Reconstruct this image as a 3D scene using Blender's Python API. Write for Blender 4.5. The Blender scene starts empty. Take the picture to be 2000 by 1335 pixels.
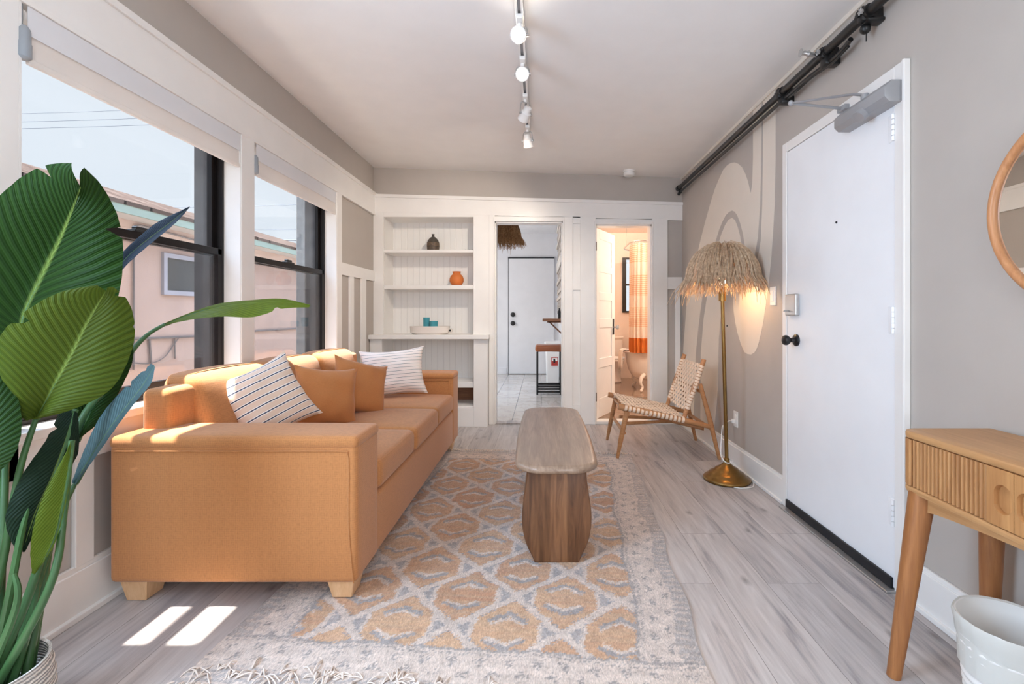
import bpy, bmesh, math, random
import numpy as np
from mathutils import Vector, Matrix, noise
random.seed(7)
SC = bpy.context.scene
COL = SC.collection
PI = math.pi
# ------------------------------------------------------------------ camera
H = 1.117          # eye height (m)
F = 930.0          # focal length in pixels of the 2000 px wide frame
cam_d = bpy.data.cameras.new('camera'); cam = bpy.data.objects.new('camera', cam_d); COL.objects.link(cam)
cam.location = (0, 0, H); cam.rotation_euler = (PI/2, 0, 0)
cam_d.sensor_width = 36; cam_d.sensor_fit = 'HORIZONTAL'; cam_d.lens = F/2000*36
cam_d.shift_x = -57/2000; cam_d.shift_y = -51.5/2000; cam_d.clip_start = .05
SC.camera = cam
# ------------------------------------------------------------------ world, sun, fill lamps
W = bpy.data.worlds.new('sky'); SC.world = W; W.use_nodes = True
nt = W.node_tree; nt.nodes.clear()
tc = nt.nodes.new('ShaderNodeTexCoord'); sx = nt.nodes.new('ShaderNodeSeparateXYZ')
rp = nt.nodes.new('ShaderNodeValToRGB'); bg = nt.nodes.new('ShaderNodeBackground'); ow = nt.nodes.new('ShaderNodeOutputWorld')
# pale haze near the horizon, far brighter sky high up around the sun
rp.color_ramp.elements[0].color = (.080, .087, .096, 1); rp.color_ramp.elements[0].position = .40
rp.color_ramp.elements[1].color = (.52, .74, 1.06, 1); rp.color_ramp.elements[1].position = .72
nt.links.new(tc.outputs['Generated'], sx.inputs[0]); nt.links.new(sx.outputs['Z'], rp.inputs[0])
nt.links.new(rp.outputs[0], bg.inputs[0]); nt.links.new(bg.outputs[0], ow.inputs[0])
bg.inputs[1].default_value = 5.2
def lamp(name, kind, loc, energy, color=(1, 1, 1), aim=None, **kw):
    d = bpy.data.lights.new(name, kind); d.energy = energy; d.color = color
    for k, v in kw.items(): setattr(d, k, v)
    o = bpy.data.objects.new(name, d); COL.objects.link(o); o.location = loc
    if aim is not None: o.rotation_euler = Vector(aim).to_track_quat('-Z', 'Y').to_euler()
    return o
lamp('sun', 'SUN', (-6, 2, 12), 17.0, (1, .94, .85), (1, .02, -2.8), angle=math.radians(1.0))
# added fill lamps at unseen window openings: rear, left and kitchen walls
lamp('fill_rear', 'AREA', (.75, -1.745, 1.5), 28, (.86, .92, 1), (-.42, 1, -.08), shape='RECTANGLE', size=1.2, size_y=1.4)
lamp('fill_side', 'AREA', (-1.745, .72, 1.42), 38, (.56, .76, 1), (1, .15, -.25), shape='RECTANGLE', size=1.1, size_y=1.3)
lamp('fill_kitchen', 'AREA', (-1.81, 7.2, 1.55), 12, (.86, .92, 1), (1, 0, -.1), shape='RECTANGLE', size=1.5, size_y=1.2)
SC.view_settings.view_transform = 'Standard'; SC.view_settings.look = 'None'
SC.view_settings.exposure = 1.02; SC.view_settings.gamma = 1.0; SC.view_settings.use_curve_mapping = False
SC.cycles.max_bounces = 10; SC.cycles.diffuse_bounces = 6; SC.cycles.transparent_max_bounces = 16
SC.cycles.sample_clamp_indirect = 6; SC.cycles.caustics_reflective = False; SC.cycles.caustics_refractive = False

# ------------------------------------------------------------------ helpers
def lin(c):
    return tuple(((v/255)/12.92 if v/255 <= .04045 else ((v/255+.055)/1.055)**2.4) for v in c)
def at(px, py, Y): return Vector(((px-1057)/F*Y, Y, H-(py-616)/F*Y))
def on_floor(px, py, z=0):
    Y = (H-z)*F/(py-616); return Vector(((px-1057)/F*Y, Y, z))
XL, XR, YB = -1.724, 1.45, 4.904
def on_right(px, py, X=XR):
    Y = X*F/(px-1057); return Vector((X, Y, H-(py-616)/F*Y))

class NB:      # tiny node builder
    def __init__(s, name):
        s.m = bpy.data.materials.new(name); s.m.use_nodes = True; s.t = s.m.node_tree; s.t.nodes.clear()
        s.out = s.t.nodes.new('ShaderNodeOutputMaterial')
    def n(s, kind, **kw):
        nd = s.t.nodes.new('ShaderNode'+kind)
        for k, v in kw.items(): setattr(nd, k, v)
        return nd
    def l(s, a, b): s.t.links.new(a, b)
    def inp(s, nd, key, v):
        if v is None: return
        if hasattr(v, 'is_output'): s.l(v, nd.inputs[key])
        else: nd.inputs[key].default_value = v
    def coord(s, kind='Object', scale=(1, 1, 1), rot=(0, 0, 0), loc=(0, 0, 0)):
        c = s.n('TexCoord'); m = s.n('Mapping'); s.l(c.outputs[kind], m.inputs[0])
        m.inputs['Scale'].default_value = scale; m.inputs['Rotation'].default_value = rot; m.inputs['Location'].default_value = loc
        return m.outputs[0]
    def noise(s, vec, scale=5, detail=4, rough=.5, dist=0):
        n = s.n('TexNoise'); s.inp(n, 'Vector', vec); n.inputs['Scale'].default_value = scale
        n.inputs['Detail'].default_value = detail; n.inputs['Roughness'].default_value = rough; n.inputs['Distortion'].default_value = dist
        return n.outputs['Fac']
    def wave(s, vec, scale=5, dist=0, dscale=1, direction='X', detail=2):
        n = s.n('TexWave'); s.inp(n, 'Vector', vec); n.bands_direction = direction
        n.inputs['Scale'].default_value = scale; n.inputs['Distortion'].default_value = dist
        n.inputs['Detail Scale'].default_value = dscale; n.inputs['Detail'].default_value = detail
        return n.outputs['Fac']
    def ramp(s, fac, stops, interp='LINEAR'):
        r = s.n('ValToRGB'); s.l(fac, r.inputs[0]); r.color_ramp.interpolation = interp; e = r.color_ramp.elements
        while len(e) < len(stops): e.new(.5)
        for k, (p, c) in enumerate(stops): e[k].position = p; e[k].color = (*c, 1) if len(c) == 3 else c
        return r.outputs[0]
    def mix(s, fac, a, b, mode='MIX'):
        m = s.n('Mix', data_type='RGBA', blend_type=mode)
        s.inp(m, 0, fac)
        s.inp(m, 6, (*a, 1) if isinstance(a, tuple) and len(a) == 3 else a); s.inp(m, 7, (*b, 1) if isinstance(b, tuple) and len(b) == 3 else b)
        return m.outputs[2]
    def math(s, op, a, b=0.0, c=None):
        m = s.n('Math', operation=op); s.inp(m, 0, a); s.inp(m, 1, b)
        if c is not None: s.inp(m, 2, c)
        return m.outputs[0]
    def bump(s, h, strength=.2, dist=.005, normal=None):
        b = s.n('Bump'); s.l(h, b.inputs['Height']); b.inputs['Strength'].default_value = strength; b.inputs['Distance'].default_value = dist
        if normal is not None: s.l(normal, b.inputs['Normal'])
        return b.outputs[0]
    def done(s, color, rough=.5, metal=0, normal=None, spec=None, emis=None, estr=0, translucent=0, trans=0, sheen=0):
        p = s.n('BsdfPrincipled')
        s.inp(p, 'Base Color', (*color, 1) if isinstance(color, tuple) and len(color) == 3 else color)
        s.inp(p, 'Roughness', rough); p.inputs['Metallic'].default_value = metal
        if spec is not None: p.inputs['Specular IOR Level'].default_value = spec
        if normal is not None: s.l(normal, p.inputs['Normal'])
        if trans: p.inputs['Transmission Weight'].default_value = trans
        if sheen: p.inputs['Sheen Weight'].default_value = sheen
        if emis: p.inputs['Emission Color'].default_value = (*emis, 1); p.inputs['Emission Strength'].default_value = estr
        sh = p.outputs[0]
        if translucent:
            tr = s.n('BsdfTranslucent'); s.inp(tr, 'Color', (*color, 1) if isinstance(color, tuple) and len(color) == 3 else color)
            mx = s.n('MixShader'); mx.inputs[0].default_value = translucent; s.l(sh, mx.inputs[1]); s.l(tr.outputs[0], mx.inputs[2]); sh = mx.outputs[0]
        s.l(sh, s.out.inputs[0]); return s.m

def flat(name, c, rough=.5, metal=0, var=.06, scale=6, bump=0, bscale=80, **kw):
    b = NB(name); v = b.coord(); c = lin(c)
    f = b.noise(v, scale, 4)
    dark = tuple(x*(1-var) for x in c); light = tuple(min(1, x*(1+var)) for x in c)
    colr = b.ramp(f, [(.3, dark), (.7, light)])
    nrm = b.bump(b.noise(v, bscale, 3), bump, .004) if bump else None
    return b.done(colr, rough, metal, nrm, **kw)

M = {}
M['wall'] = flat('greige wall paint', (186, 178, 170), .7, var=.02, bump=.06, bscale=60)
M['cream'] = flat('cream mural paint', (230, 220, 207), .7, var=.015)
M['ceiling'] = flat('ceiling paint', (243, 241, 239), .8, var=.015, bump=.05, bscale=40)
M['white'] = flat('white gloss paint', (240, 237, 233), .32, var=.02, bump=.05, bscale=25)
M['door'] = flat('white door paint', (244, 245, 247), .4, var=.015, bump=.03, bscale=30)
M['kwall'] = flat('kitchen white paint', (228, 228, 230), .6, var=.02)
M['black'] = flat('black painted metal', (22, 21, 21), .38, var=.15)
M['sash'] = flat('dark bronze sash paint', (24, 19, 18), .4, var=.12, spec=.25)
M['darkwood'] = flat('weathered dark outer casing', (62, 59, 58), .75, var=.25, scale=14)
M['stuccopost'] = flat('grey weathered post', (112, 113, 113), .9, var=.15, scale=20, bump=.3)
M['steel'] = flat('grey closer metal', (162, 162, 164), .42, .2, var=.04)
M['satin'] = flat('satin nickel', (190, 188, 186), .35, .7, var=.03)
M['chrome'] = flat('chrome', (215, 215, 215), .15, 1, var=.02)
M['plastic'] = flat('white plastic', (238, 236, 232), .35, var=.01)
M['brass'] = flat('aged brass', (140, 108, 62), .32, .95, var=.12, scale=9)
M['rubber'] = flat('black rubber', (25, 26, 30), .6, var=.2)
M['shadefab'] = flat('white blind fabric', (246, 241, 236), .8, var=.02, translucent=.42)
M['sheer'] = flat('sheer blind fabric', (246, 246, 248), .8, var=.01, translucent=.3)
M['bracket'] = flat('grey translucent plastic', (176, 182, 188), .25, var=.05, translucent=.3)
M['terracotta'] = flat('terracotta glaze', (217, 122, 58), .6, var=.06)
M['paper'] = flat('sticker red', (190, 60, 50), .5, var=.25, scale=60)
M['leatherb'] = flat('tan leather', (150, 84, 48), .4, var=.12)
M['ceramic'] = flat('white enamel', (236, 228, 220), .2, var=.01)
M['fringe'] = flat('cream cotton fringe', (218, 203, 191), .95, var=.08, scale=30)
M['greyframe'] = flat('grey window frame paint', (138, 138, 146), .6)
M['towel'] = flat('white terry towel', (236, 226, 216), .95, var=.03, bump=.5, bscale=300)
M['tilewall'] = flat('pale bathroom wall', (236, 222, 210), .4, var=.015)
M['stucco'] = flat('pink beige stucco', (160, 140, 130), .95, var=.05, scale=4, bump=.35, bscale=70, spec=.05)
M['mint'] = flat('mint fascia paint', (112, 122, 114), .8, var=.05, spec=.05)
M['soffit'] = flat('soffit paint', (150, 142, 136), .8, var=.03)
M['concrete'] = flat('alley concrete', (186, 176, 166), .95, var=.08, bump=.2)
M['conduit'] = flat('painted conduit', (92, 84, 82), .7, var=.08)
M['cable'] = flat('utility cable', (70, 78, 92), .7, var=.05)
M['aqua'] = flat('turquoise glass', (96, 190, 204), .12, var=.05, translucent=.35)
M['bean'] = flat('dried seed pod', (150, 128, 104), .8, var=.3, scale=40)

def glassmat(name, tint, refl=.06):
    b = NB(name); t = b.n('BsdfTransparent'); t.inputs[0].default_value = (*tint, 1)
    g = b.n('BsdfGlossy'); g.inputs['Roughness'].default_value = .02
    fr = b.n('LayerWeight'); fr.inputs[0].default_value = .12
    f = b.math('MULTIPLY_ADD', fr.outputs['Facing'], .25, refl*.3)
    m = b.n('MixShader'); b.l(f, m.inputs[0]); b.l(t.outputs[0], m.inputs[1]); b.l(g.outputs[0], m.inputs[2]); b.l(m.outputs[0], b.out.inputs[0])
    return b.m
M['glass'] = glassmat('window glass', (.98, .99, .99))
M['screen'] = glassmat('insect screen mesh', (.80, .78, .78), 0)
b = NB('mirror'); M['mirror'] = b.done((.93, .93, .93), .01, 1)
def glow(name, c, s):
    b = NB(name); e = b.n('Emission'); e.inputs[0].default_value = (*c, 1); e.inputs[1].default_value = s; b.l(e.outputs[0], b.out.inputs[0]); return b.m
M['bulb'] = glow('lit warm bulb', (1, .78, .5), 14)
M['bulbspot'] = glow('lit spot bulb', (1, .70, .40), 6)
M['bulbfar'] = glow('spot bulb turned away', (1, .86, .66), 1.6)

def fabric(name, c, scale=460, var=.10, amt=.35, sheen=.2, grid=0):
    b = NB(name); v = b.coord(); c = lin(c)
    n1 = b.noise(b.coord(scale=(1, 1, .12)), scale, 2); n2 = b.noise(b.coord(scale=(.12, .12, 1)), scale, 2)
    weave = b.math('MULTIPLY', b.math('ADD', n1, n2), .5)
    if grid:      # woven threads about 8 mm apart on every face
        sp = b.n('SeparateXYZ'); b.l(v, sp.inputs[0]); th = None
        for ax in ('X', 'Y', 'Z'):
            s_ = b.math('SINE', b.math('MULTIPLY', sp.outputs[ax], 2*PI/grid)); th = s_ if th is None else b.math('ADD', th, s_)
        weave = b.math('ADD', weave, b.math('MULTIPLY', b.math('MULTIPLY', th, b.noise(v, 140, 2)), .07))
    big = b.noise(v, 3, 4)
    f = b.math('ADD', b.math('MULTIPLY', weave, .9), b.math('MULTIPLY', big, .1))
    colr = b.ramp(f, [(.36, tuple(x*(1-var*1.6) for x in c)), (.5, c), (.64, tuple(min(1, x*(1+var)) for x in c))])
    return b.done(colr, .9, 0, b.bump(weave, amt, .0015), sheen=sheen, spec=.2)
M['sofa'] = fabric('apricot woven upholstery', (183, 124, 76), grid=.0085)
M['cotton'] = fabric('ochre cotton', (186, 122, 72), 700, .06, .2)

def wood(name, c1, c2, axis=1, scale=1.0, rough=.45, ring=6, dist=5):
    b = NB(name); s = [14, 14, 14]; s[axis] = 1.1
    v = b.coord(scale=tuple(x*scale for x in s)); f = b.noise(v, 2.2, 8, .62, 1.2)
    s2 = [60, 60, 60]; s2[axis] = 2.5; f2 = b.noise(b.coord(scale=tuple(x*scale for x in s2)), 3, 3)
    g = b.math('ADD', b.math('MULTIPLY', f, .75), b.math('MULTIPLY', f2, .25))
    colr = b.ramp(g, [(.3, lin(c1)), (.52, tuple((p+q)/2 for p, q in zip(lin(c1), lin(c2)))), (.7, lin(c2))])
    return b.done(colr, rough, 0, b.bump(g, .12, .002))
M['oakz'] = wood('honey wood vertical grain', (160, 108, 64), (202, 152, 98), 2)
M['oakleg'] = wood('darker turned leg wood', (136, 84, 46), (178, 120, 70), 2)
M['oaky'] = wood('honey wood', (172, 124, 78), (206, 160, 110), 1)
M['teak'] = wood('chair teak', (158, 106, 66), (204, 152, 104), 0)
M['rattan'] = wood('mirror frame wood', (176, 116, 72), (214, 156, 108), 2, rough=.4)
M['pine'] = wood('raw pine', (206, 160, 116), (230, 192, 150), 2)
M['mango'] = wood('table top wood', (126, 102, 84), (176, 150, 128), 1, .8, .3)
M['shelfwood'] = wood('shelf wood', (110, 70, 46), (150, 102, 70), 0)
# two-tone staved wood for the table pedestals
b = NB('staved pedestal wood'); co = b.coord()
sp = b.n('SeparateXYZ'); b.l(co, sp.inputs[0])
g = b.noise(b.coord(scale=(16, 16, 1.4)), 2.4, 7, .6, 1.0)
base = b.ramp(g, [(.3, lin((92, 60, 40))), (.7, lin((150, 106, 72)))])
stv = b.ramp(b.math('ADD', b.math('MULTIPLY', sp.outputs['X'], 2.0), .5), [(.0, (.66, .64, .62)), (.582, (1.05, 1.05, 1.05)), (.734, (.70, .67, .65))], 'CONSTANT')
M['stave'] = b.done(b.mix(1.0, base, stv, 'MULTIPLY'), .38, 0, b.bump(g, .1, .002))

# laminate plank floor: planks run along Y, 0.223 m wide
b = NB('grey oak plank floor'); tcx = b.n('TexCoord'); sp = b.n('SeparateXYZ'); b.l(tcx.outputs['Object'], sp.inputs[0])
cb = b.n('CombineXYZ'); b.l(sp.outputs['Y'], cb.inputs[0]); b.l(b.math('ADD', sp.outputs['X'], 10.039-.719-.004), cb.inputs[1])
br = b.n('TexBrick'); b.l(cb.outputs[0], br.inputs['Vector']); br.offset = .37; br.offset_frequency = 2
br.inputs['Color1'].default_value = (0, 0, 0, 1); br.inputs['Color2'].default_value = (1, 1, 1, 1); br.inputs['Mortar'].default_value = (.5, .5, .5, 1)
br.inputs['Scale'].default_value = 1; br.inputs['Mortar Size'].default_value = .0012; br.inputs['Mortar Smooth'].default_value = .3
br.inputs['Brick Width'].default_value = 1.22; br.inputs['Row Height'].default_value = .223
off = b.n('VectorMath', operation='SCALE'); b.l(br.outputs['Color'], off.inputs[0]); off.inputs['Scale'].default_value = 7
def pvec(sxx, syy):
    m = b.n('Mapping'); b.l(tcx.outputs['Object'], m.inputs[0]); m.inputs['Scale'].default_value = (sxx, syy, 1)
    a = b.n('VectorMath', operation='ADD'); b.l(m.outputs[0], a.inputs[0]); b.l(off.outputs[0], a.inputs[1]); return a.outputs[0]
g1 = b.noise(pvec(9, .8), 1.6, 7, .6, .8); g2 = b.noise(pvec(60, 3), 1, 4, .6); 
grain = b.math('ADD', b.math('MULTIPLY', g1, .7), b.math('MULTIPLY', g2, .3))
col = b.ramp(grain, [(.34, lin((138, 133, 135))), (.47, lin((181, 174, 171))), (.62, lin((201, 195, 192)))])
tone = b.ramp(br.outputs['Color'], [(0, (.86, .86, .87)), (1, (1.04, 1.03, 1.02))])
col = b.mix(1.0, col, tone, 'MULTIPLY')
vo = b.n('TexVoronoi', voronoi_dimensions='2D'); b.l(pvec(3.4, 1.5), vo.inputs['Vector']); vo.inputs['Scale'].default_value = 1.05; vo.inputs['Randomness'].default_value = 1
wob = b.math('ADD', vo.outputs['Distance'], b.math('MULTIPLY', b.noise(pvec(30, 14), 1, 3), .12))
knot = b.ramp(wob, [(.055, (1, 1, 1)), (.135, (0, 0, 0))])
col = b.mix(b.math('MULTIPLY', knot, .62), col, lin((96, 86, 82)))
cr = b.ramp(b.noise(pvec(20, .9), 1.3, 5, .7, 2.2), [(.485, (0, 0, 0)), (.5, (1, 1, 1)), (.515, (0, 0, 0))])
msk = b.ramp(b.noise(pvec(3, .8), 1.2, 2), [(.58, (0, 0, 0)), (.66, (1, 1, 1))])
col = b.mix(b.math('MULTIPLY', b.math('MULTIPLY', cr, msk), .5), col, lin((110, 100, 96)))
col = b.mix(br.outputs['Fac'], col, lin((120, 112, 108)))
M['plank'] = b.done(col, b.ramp(grain, [(.3, (.34, .34, .34)), (.7, (.44, .44, .44))]), 0, b.bump(grain, .06, .002), spec=.4)

def tilemat(name, c1, c2, grout, w, h, rough=.15):
    b = NB(name); v = b.coord(rot=(0, 0, PI/2)); br = b.n('TexBrick'); b.l(v, br.inputs['Vector']); br.offset = .5
    br.inputs['Scale'].default_value = 1; br.inputs['Brick Width'].default_value = w; br.inputs['Row Height'].default_value = h
    br.inputs['Mortar Size'].default_value = .004; br.inputs['Color1'].default_value = (*lin(c1), 1); br.inputs['Color2'].default_value = (*lin(c2), 1); br.inputs['Mortar'].default_value = (*lin(grout), 1)
    vein = b.ramp(b.noise(v, 2.6, 7, .65, 1.6), [(.46, (1, 1, 1)), (.5, (.8, .78, .76)), (.54, (1, 1, 1))])
    return b.done(b.mix(1.0, br.outputs['Color'], vein, 'MULTIPLY'), rough)
M['ktile'] = tilemat('marble floor tile', (206, 199, 192), (196, 187, 178), (112, 106, 102), .62, .31)
M['btile'] = tilemat('bathroom floor tile', (150, 128, 112), (140, 120, 104), (100, 86, 76), .5, .5)

# roof shingles
b = NB('roof shingles'); v = b.coord(rot=(0, 0, PI/2)); br = b.n('TexBrick'); b.l(v, br.inputs['Vector'])
br.inputs['Scale'].default_value = 1; br.inputs['Brick Width'].default_value = .3; br.inputs['Row Height'].default_value = .16; br.inputs['Mortar Size'].default_value = .014
br.inputs['Color1'].default_value = (*lin((62, 50, 45)), 1); br.inputs['Color2'].default_value = (*lin((84, 72, 66)), 1); br.inputs['Mortar'].default_value = (*lin((30, 26, 25)), 1)
M['shingle'] = b.done(br.outputs['Color'], 1, 0, b.bump(br.outputs['Color'], .6, .02), spec=0.0)

# leaves: UV u across (-> .5 is the midrib), v along
def leafmat(name, dark, light, tr):
    b = NB(name); uv = b.n('UVMap'); sp = b.n('SeparateXYZ'); b.l(uv.outputs[0], sp.inputs[0])
    au = b.math('ABSOLUTE', b.math('SUBTRACT', sp.outputs['X'], .5))
    ph = b.math('SUBTRACT', sp.outputs['Y'], b.math('MULTIPLY', b.math('POWER', au, .8), .42))
    ph = b.math('ADD', ph, b.math('MULTIPLY', b.noise(uv.outputs[0], 6, 2), .006))
    s1 = b.math('SINE', b.math('MULTIPLY', ph, 165.0)); s2 = b.math('SINE', b.math('MULTIPLY', ph, 610.0))
    hgt = b.math('ADD', b.math('MULTIPLY', s1, .8), b.math('MULTIPLY', s2, .2))
    f = b.math('MULTIPLY_ADD', hgt, .3, .5)
    col = b.ramp(f, [(0.1, lin(dark)), (.9, lin(light))])
    col = b.mix(b.math('MULTIPLY', b.noise(b.coord(), 7, 3), .35), col, lin(light))
    rib = b.ramp(au, [(.0, (1, 1, 1)), (.022, (0, 0, 0))])
    col = b.mix(b.math('MULTIPLY', rib, .55), col, lin((150, 175, 90)))
    return b.done(col, .42, 0, b.bump(hgt, .45, .004), translucent=tr, spec=.06)
M['leafdark'] = leafmat('deep green leaf', (18, 36, 13), (39, 65, 24), .05)
M['leafmid'] = leafmat('mid green leaf', (50, 66, 20), (76, 90, 28), .2)
M['leaflight'] = leafmat('light green leaf', (74, 96, 26), (108, 126, 44), .35)
M['leafblue'] = leafmat('blue green leaf', (56, 82, 84), (100, 124, 128), .1)
M['leafnavy'] = leafmat('dark slate leaf', (30, 36, 44), (56, 64, 76), .03)
M['leafblack'] = leafmat('near black green leaf', (16, 28, 20), (34, 50, 36), .02)
M['stem'] = flat('green petiole', (56, 92, 50), .45, var=.2, scale=9)

# striped pillow covers (UV)
def stripemat(name, n, width, base, dark):
    b = NB(name); uv = b.n('UVMap'); sp = b.n('SeparateXYZ'); b.l(uv.outputs[0], sp.inputs[0])
    fr = b.math('FRACT', b.math('ADD', b.math('MULTIPLY', sp.outputs['Y'], float(n)), b.math('MULTIPLY', b.noise(uv.outputs[0], 3, 1), .12)))
    ln = b.ramp(fr, [(0, lin(base)), (.42, lin((246, 242, 236))), (.5, lin(dark)), (.5+width, lin((246, 242, 236))), (.5+width+.09, lin(base))], 'CONSTANT')
    w = b.noise(b.coord(), 500, 2)
    return b.done(ln, .95, 0, b.bump(w, .25, .0015), sheen=.2, spec=.2)
M['stripewide'] = stripemat('wide striped cotton', 10, .14, (226, 200, 180), (52, 60, 84))
M['stripefine'] = stripemat('fine striped cotton', 15, .11, (238, 226, 220), (70, 66, 74))

# basket weave rope
b = NB('white rope basket'); v = b.coord(); sp = b.n('SeparateXYZ'); b.l(v, sp.inputs[0])
w = b.wave(b.coord(scale=(1, 1, 1)), 34, 1.5, 4, 'Z'); n = b.noise(b.coord(scale=(1, 1, .4)), 120, 3)
f = b.math('ADD', b.math('MULTIPLY', w, .6), b.math('MULTIPLY', n, .4))
M['rope'] = b.done(b.ramp(f, [(.25, lin((150, 146, 142))), (.6, lin((226, 218, 210)))]), .9, 0, b.bump(f, .8, .01))
# straw
b = NB('raffia straw'); oi = b.noise(b.coord(), 60, 3); 
M['straw'] = b.done(b.ramp(oi, [(.3, lin((196, 166, 134))), (.7, lin((244, 222, 192)))]), .8, translucent=.4)
b = NB('brown raffia straw'); oi = b.noise(b.coord(), 60, 3)
M['strawbrown'] = b.done(b.ramp(oi, [(.3, lin((128, 88, 52))), (.7, lin((186, 142, 98)))]), .8, translucent=.2)
M['strap'] = flat('pale leather strap', (236, 214, 192), .6, var=.06, scale=30)
# shower curtain: bands by height
b = NB('orange striped shower curtain'); ge = b.n('NewGeometry'); sp = b.n('SeparateXYZ'); b.l(ge.outputs['Position'], sp.inputs[0])
z = sp.outputs['Z']; wh, og, st = lin((246, 232, 218)), lin((216, 126, 56)), (1, 1, 1)
band = b.ramp(b.math('MULTIPLY', z, .4), [(0, (0, 0, 0)), (.954*.4, (1, 1, 1)), (1.25*.4, (0, 0, 0)), (1.406*.4, (1, 1, 1)), (1.718*.4, (0, 0, 0)), (1.889*.4, (1, 1, 1))], 'CONSTANT')
# ranges: striped .954-1.25, white 1.25-1.406, striped 1.406-1.718, white 1.718-1.889, striped above
fine = b.math('GREATER_THAN', b.math('FRACT', b.math('MULTIPLY', z, 34.0)), .5)
c1 = b.mix(b.math('MULTIPLY', b.math('MULTIPLY', band, fine), .75), wh, lin((232, 184, 142)))
c1 = b.mix(b.math('LESS_THAN', z, .79), c1, og)
M['curtain'] = b.done(c1, .8, translucent=.3)
# banded dark ceramic bottle
b = NB('banded brown ceramic'); sp = b.n('SeparateXYZ'); b.l(b.coord(), sp.inputs[0])
bz = b.ramp(b.math('MULTIPLY', sp.outputs['Z'], 5.0), [(0, lin((112, 92, 74))), (.22, lin((80, 66, 56))), (.26, lin((128, 104, 82))), (.45, lin((70, 60, 52))), (.5, lin((92, 84, 76)))], 'CONSTANT')
M['bottle'] = b.done(b.mix(b.noise(b.coord(), 60, 3), bz, lin((60, 52, 46))), .6)

# ------------------------------------------------------------------ mesh helpers
def new(): return bmesh.new()
def face(bm, vs):
    try: return bm.faces.new(vs)
    except ValueError: return None
def box(bm, x0, x1, y0, y1, z0, z1, bev=0, seg=2, mat=None):
    vs = [bm.verts.new((x, y, z)) for x in (x0, x1) for y in (y0, y1) for z in (z0, z1)]
    fs = [face(bm, [vs[i] for i in q]) for q in ((0, 1, 3, 2), (4, 6, 7, 5), (0, 4, 5, 1), (2, 3, 7, 6), (0, 2, 6, 4), (1, 5, 7, 3))]
    out = vs
    if bev:
        ed = {e for f in fs for e in f.edges}
        r = bmesh.ops.bevel(bm, geom=list(ed), offset=bev, segments=seg, affect='EDGES', profile=.5)
        out = list({v for v in r['verts']} | {v for v in vs if v.is_valid})
    if mat is not None: bmesh.ops.transform(bm, matrix=mat, verts=out)
    return out
def prism(bm, pts, vec, bev=0):
    vec = Vector(vec); a = [bm.verts.new(p) for p in pts]; c = [bm.verts.new(Vector(p)+vec) for p in pts]
    fs = [face(bm, a), face(bm, c[::-1])]; n = len(a)
    for i in range(n): fs.append(face(bm, [a[i], c[i], c[(i+1) % n], a[(i+1) % n]][::-1]))
    bmesh.ops.recalc_face_normals(bm, faces=[f for f in fs if f])
    if bev:
        ed = {e for f in fs[:2] if f for e in f.edges}
        bmesh.ops.bevel(bm, geom=list(ed), offset=bev, segments=2, affect='EDGES', profile=.5)
def frames(pts):
    n = len(pts); T = [(pts[min(i+1, n-1)]-pts[max(i-1, 0)]).normalized() for i in range(n)]
    ref = Vector((0, 0, 1)) if abs(T[0].z) < .9 else Vector((1, 0, 0))
    N = []; prev = (ref-T[0]*ref.dot(T[0])).normalized()
    for t in T:
        prev = (prev-t*prev.dot(t)).normalized(); N.append(prev)
    return T, N
def tube(bm, pts, r, n=10, cap=True, flatten=1.0):
    pts = [Vector(p) for p in pts]; T, N = frames(pts); rs = r if isinstance(r, (list, tuple)) else [r]*len(pts); rings = []
    for p, t, nn, rr in zip(pts, T, N, rs):
        bb = t.cross(nn); rings.append([bm.verts.new(p+nn*(rr*math.cos(a)*flatten)+bb*(rr*math.sin(a))) for a in [2*PI*k/n for k in range(n)]])
    for A, B in zip(rings, rings[1:]):
        for k in range(n): face(bm, [A[k], A[(k+1) % n], B[(k+1) % n], B[k]])
    if cap: face(bm, rings[0][::-1]); face(bm, rings[-1])
def smooth_path(pts, n=8):
    P = [Vector(p) for p in pts]; out = []
    for i in range(len(P)-1):
        p0, p1, p2, p3 = P[max(i-1, 0)], P[i], P[i+1], P[min(i+2, len(P)-1)]
        for k in range(n):
            t = k/n; out.append(.5*((2*p1)+(p2-p0)*t+(2*p0-5*p1+4*p2-p3)*t*t+(3*p1-p0-3*p2+p3)*t**3))
    out.append(P[-1]); return out
def lathe(bm, prof, c=(0, 0, 0), n=32, sx=1, sy=1, mat=None):
    c = Vector(c); rings = []; allv = []
    for r, z in prof:
        ring = [bm.verts.new(c+Vector((max(r, 1e-4)*sx*math.cos(2*PI*k/n), max(r, 1e-4)*sy*math.sin(2*PI*k/n), z))) for k in range(n)]
        rings.append(ring); allv += ring
    for A, B in zip(rings, rings[1:]):
        for k in range(n): face(bm, [A[k], A[(k+1) % n], B[(k+1) % n], B[k]])
    face(bm, rings[0][::-1]); face(bm, rings[-1])
    if mat is not None: bmesh.ops.transform(bm, matrix=mat, verts=allv)
    return allv
def cyl(bm, a, c, r, n=16, r2=None): tube(bm, [a, c], [r, r if r2 is None else r2], n)
def ball(bm, c, r, n=16, sc=(1, 1, 1)):
    v = bmesh.ops.create_uvsphere(bm, u_segments=n, v_segments=max(6, n//2), radius=r)['verts']
    for q in v: q.co = Vector((q.co.x*sc[0], q.co.y*sc[1], q.co.z*sc[2]))+Vector(c)
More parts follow.
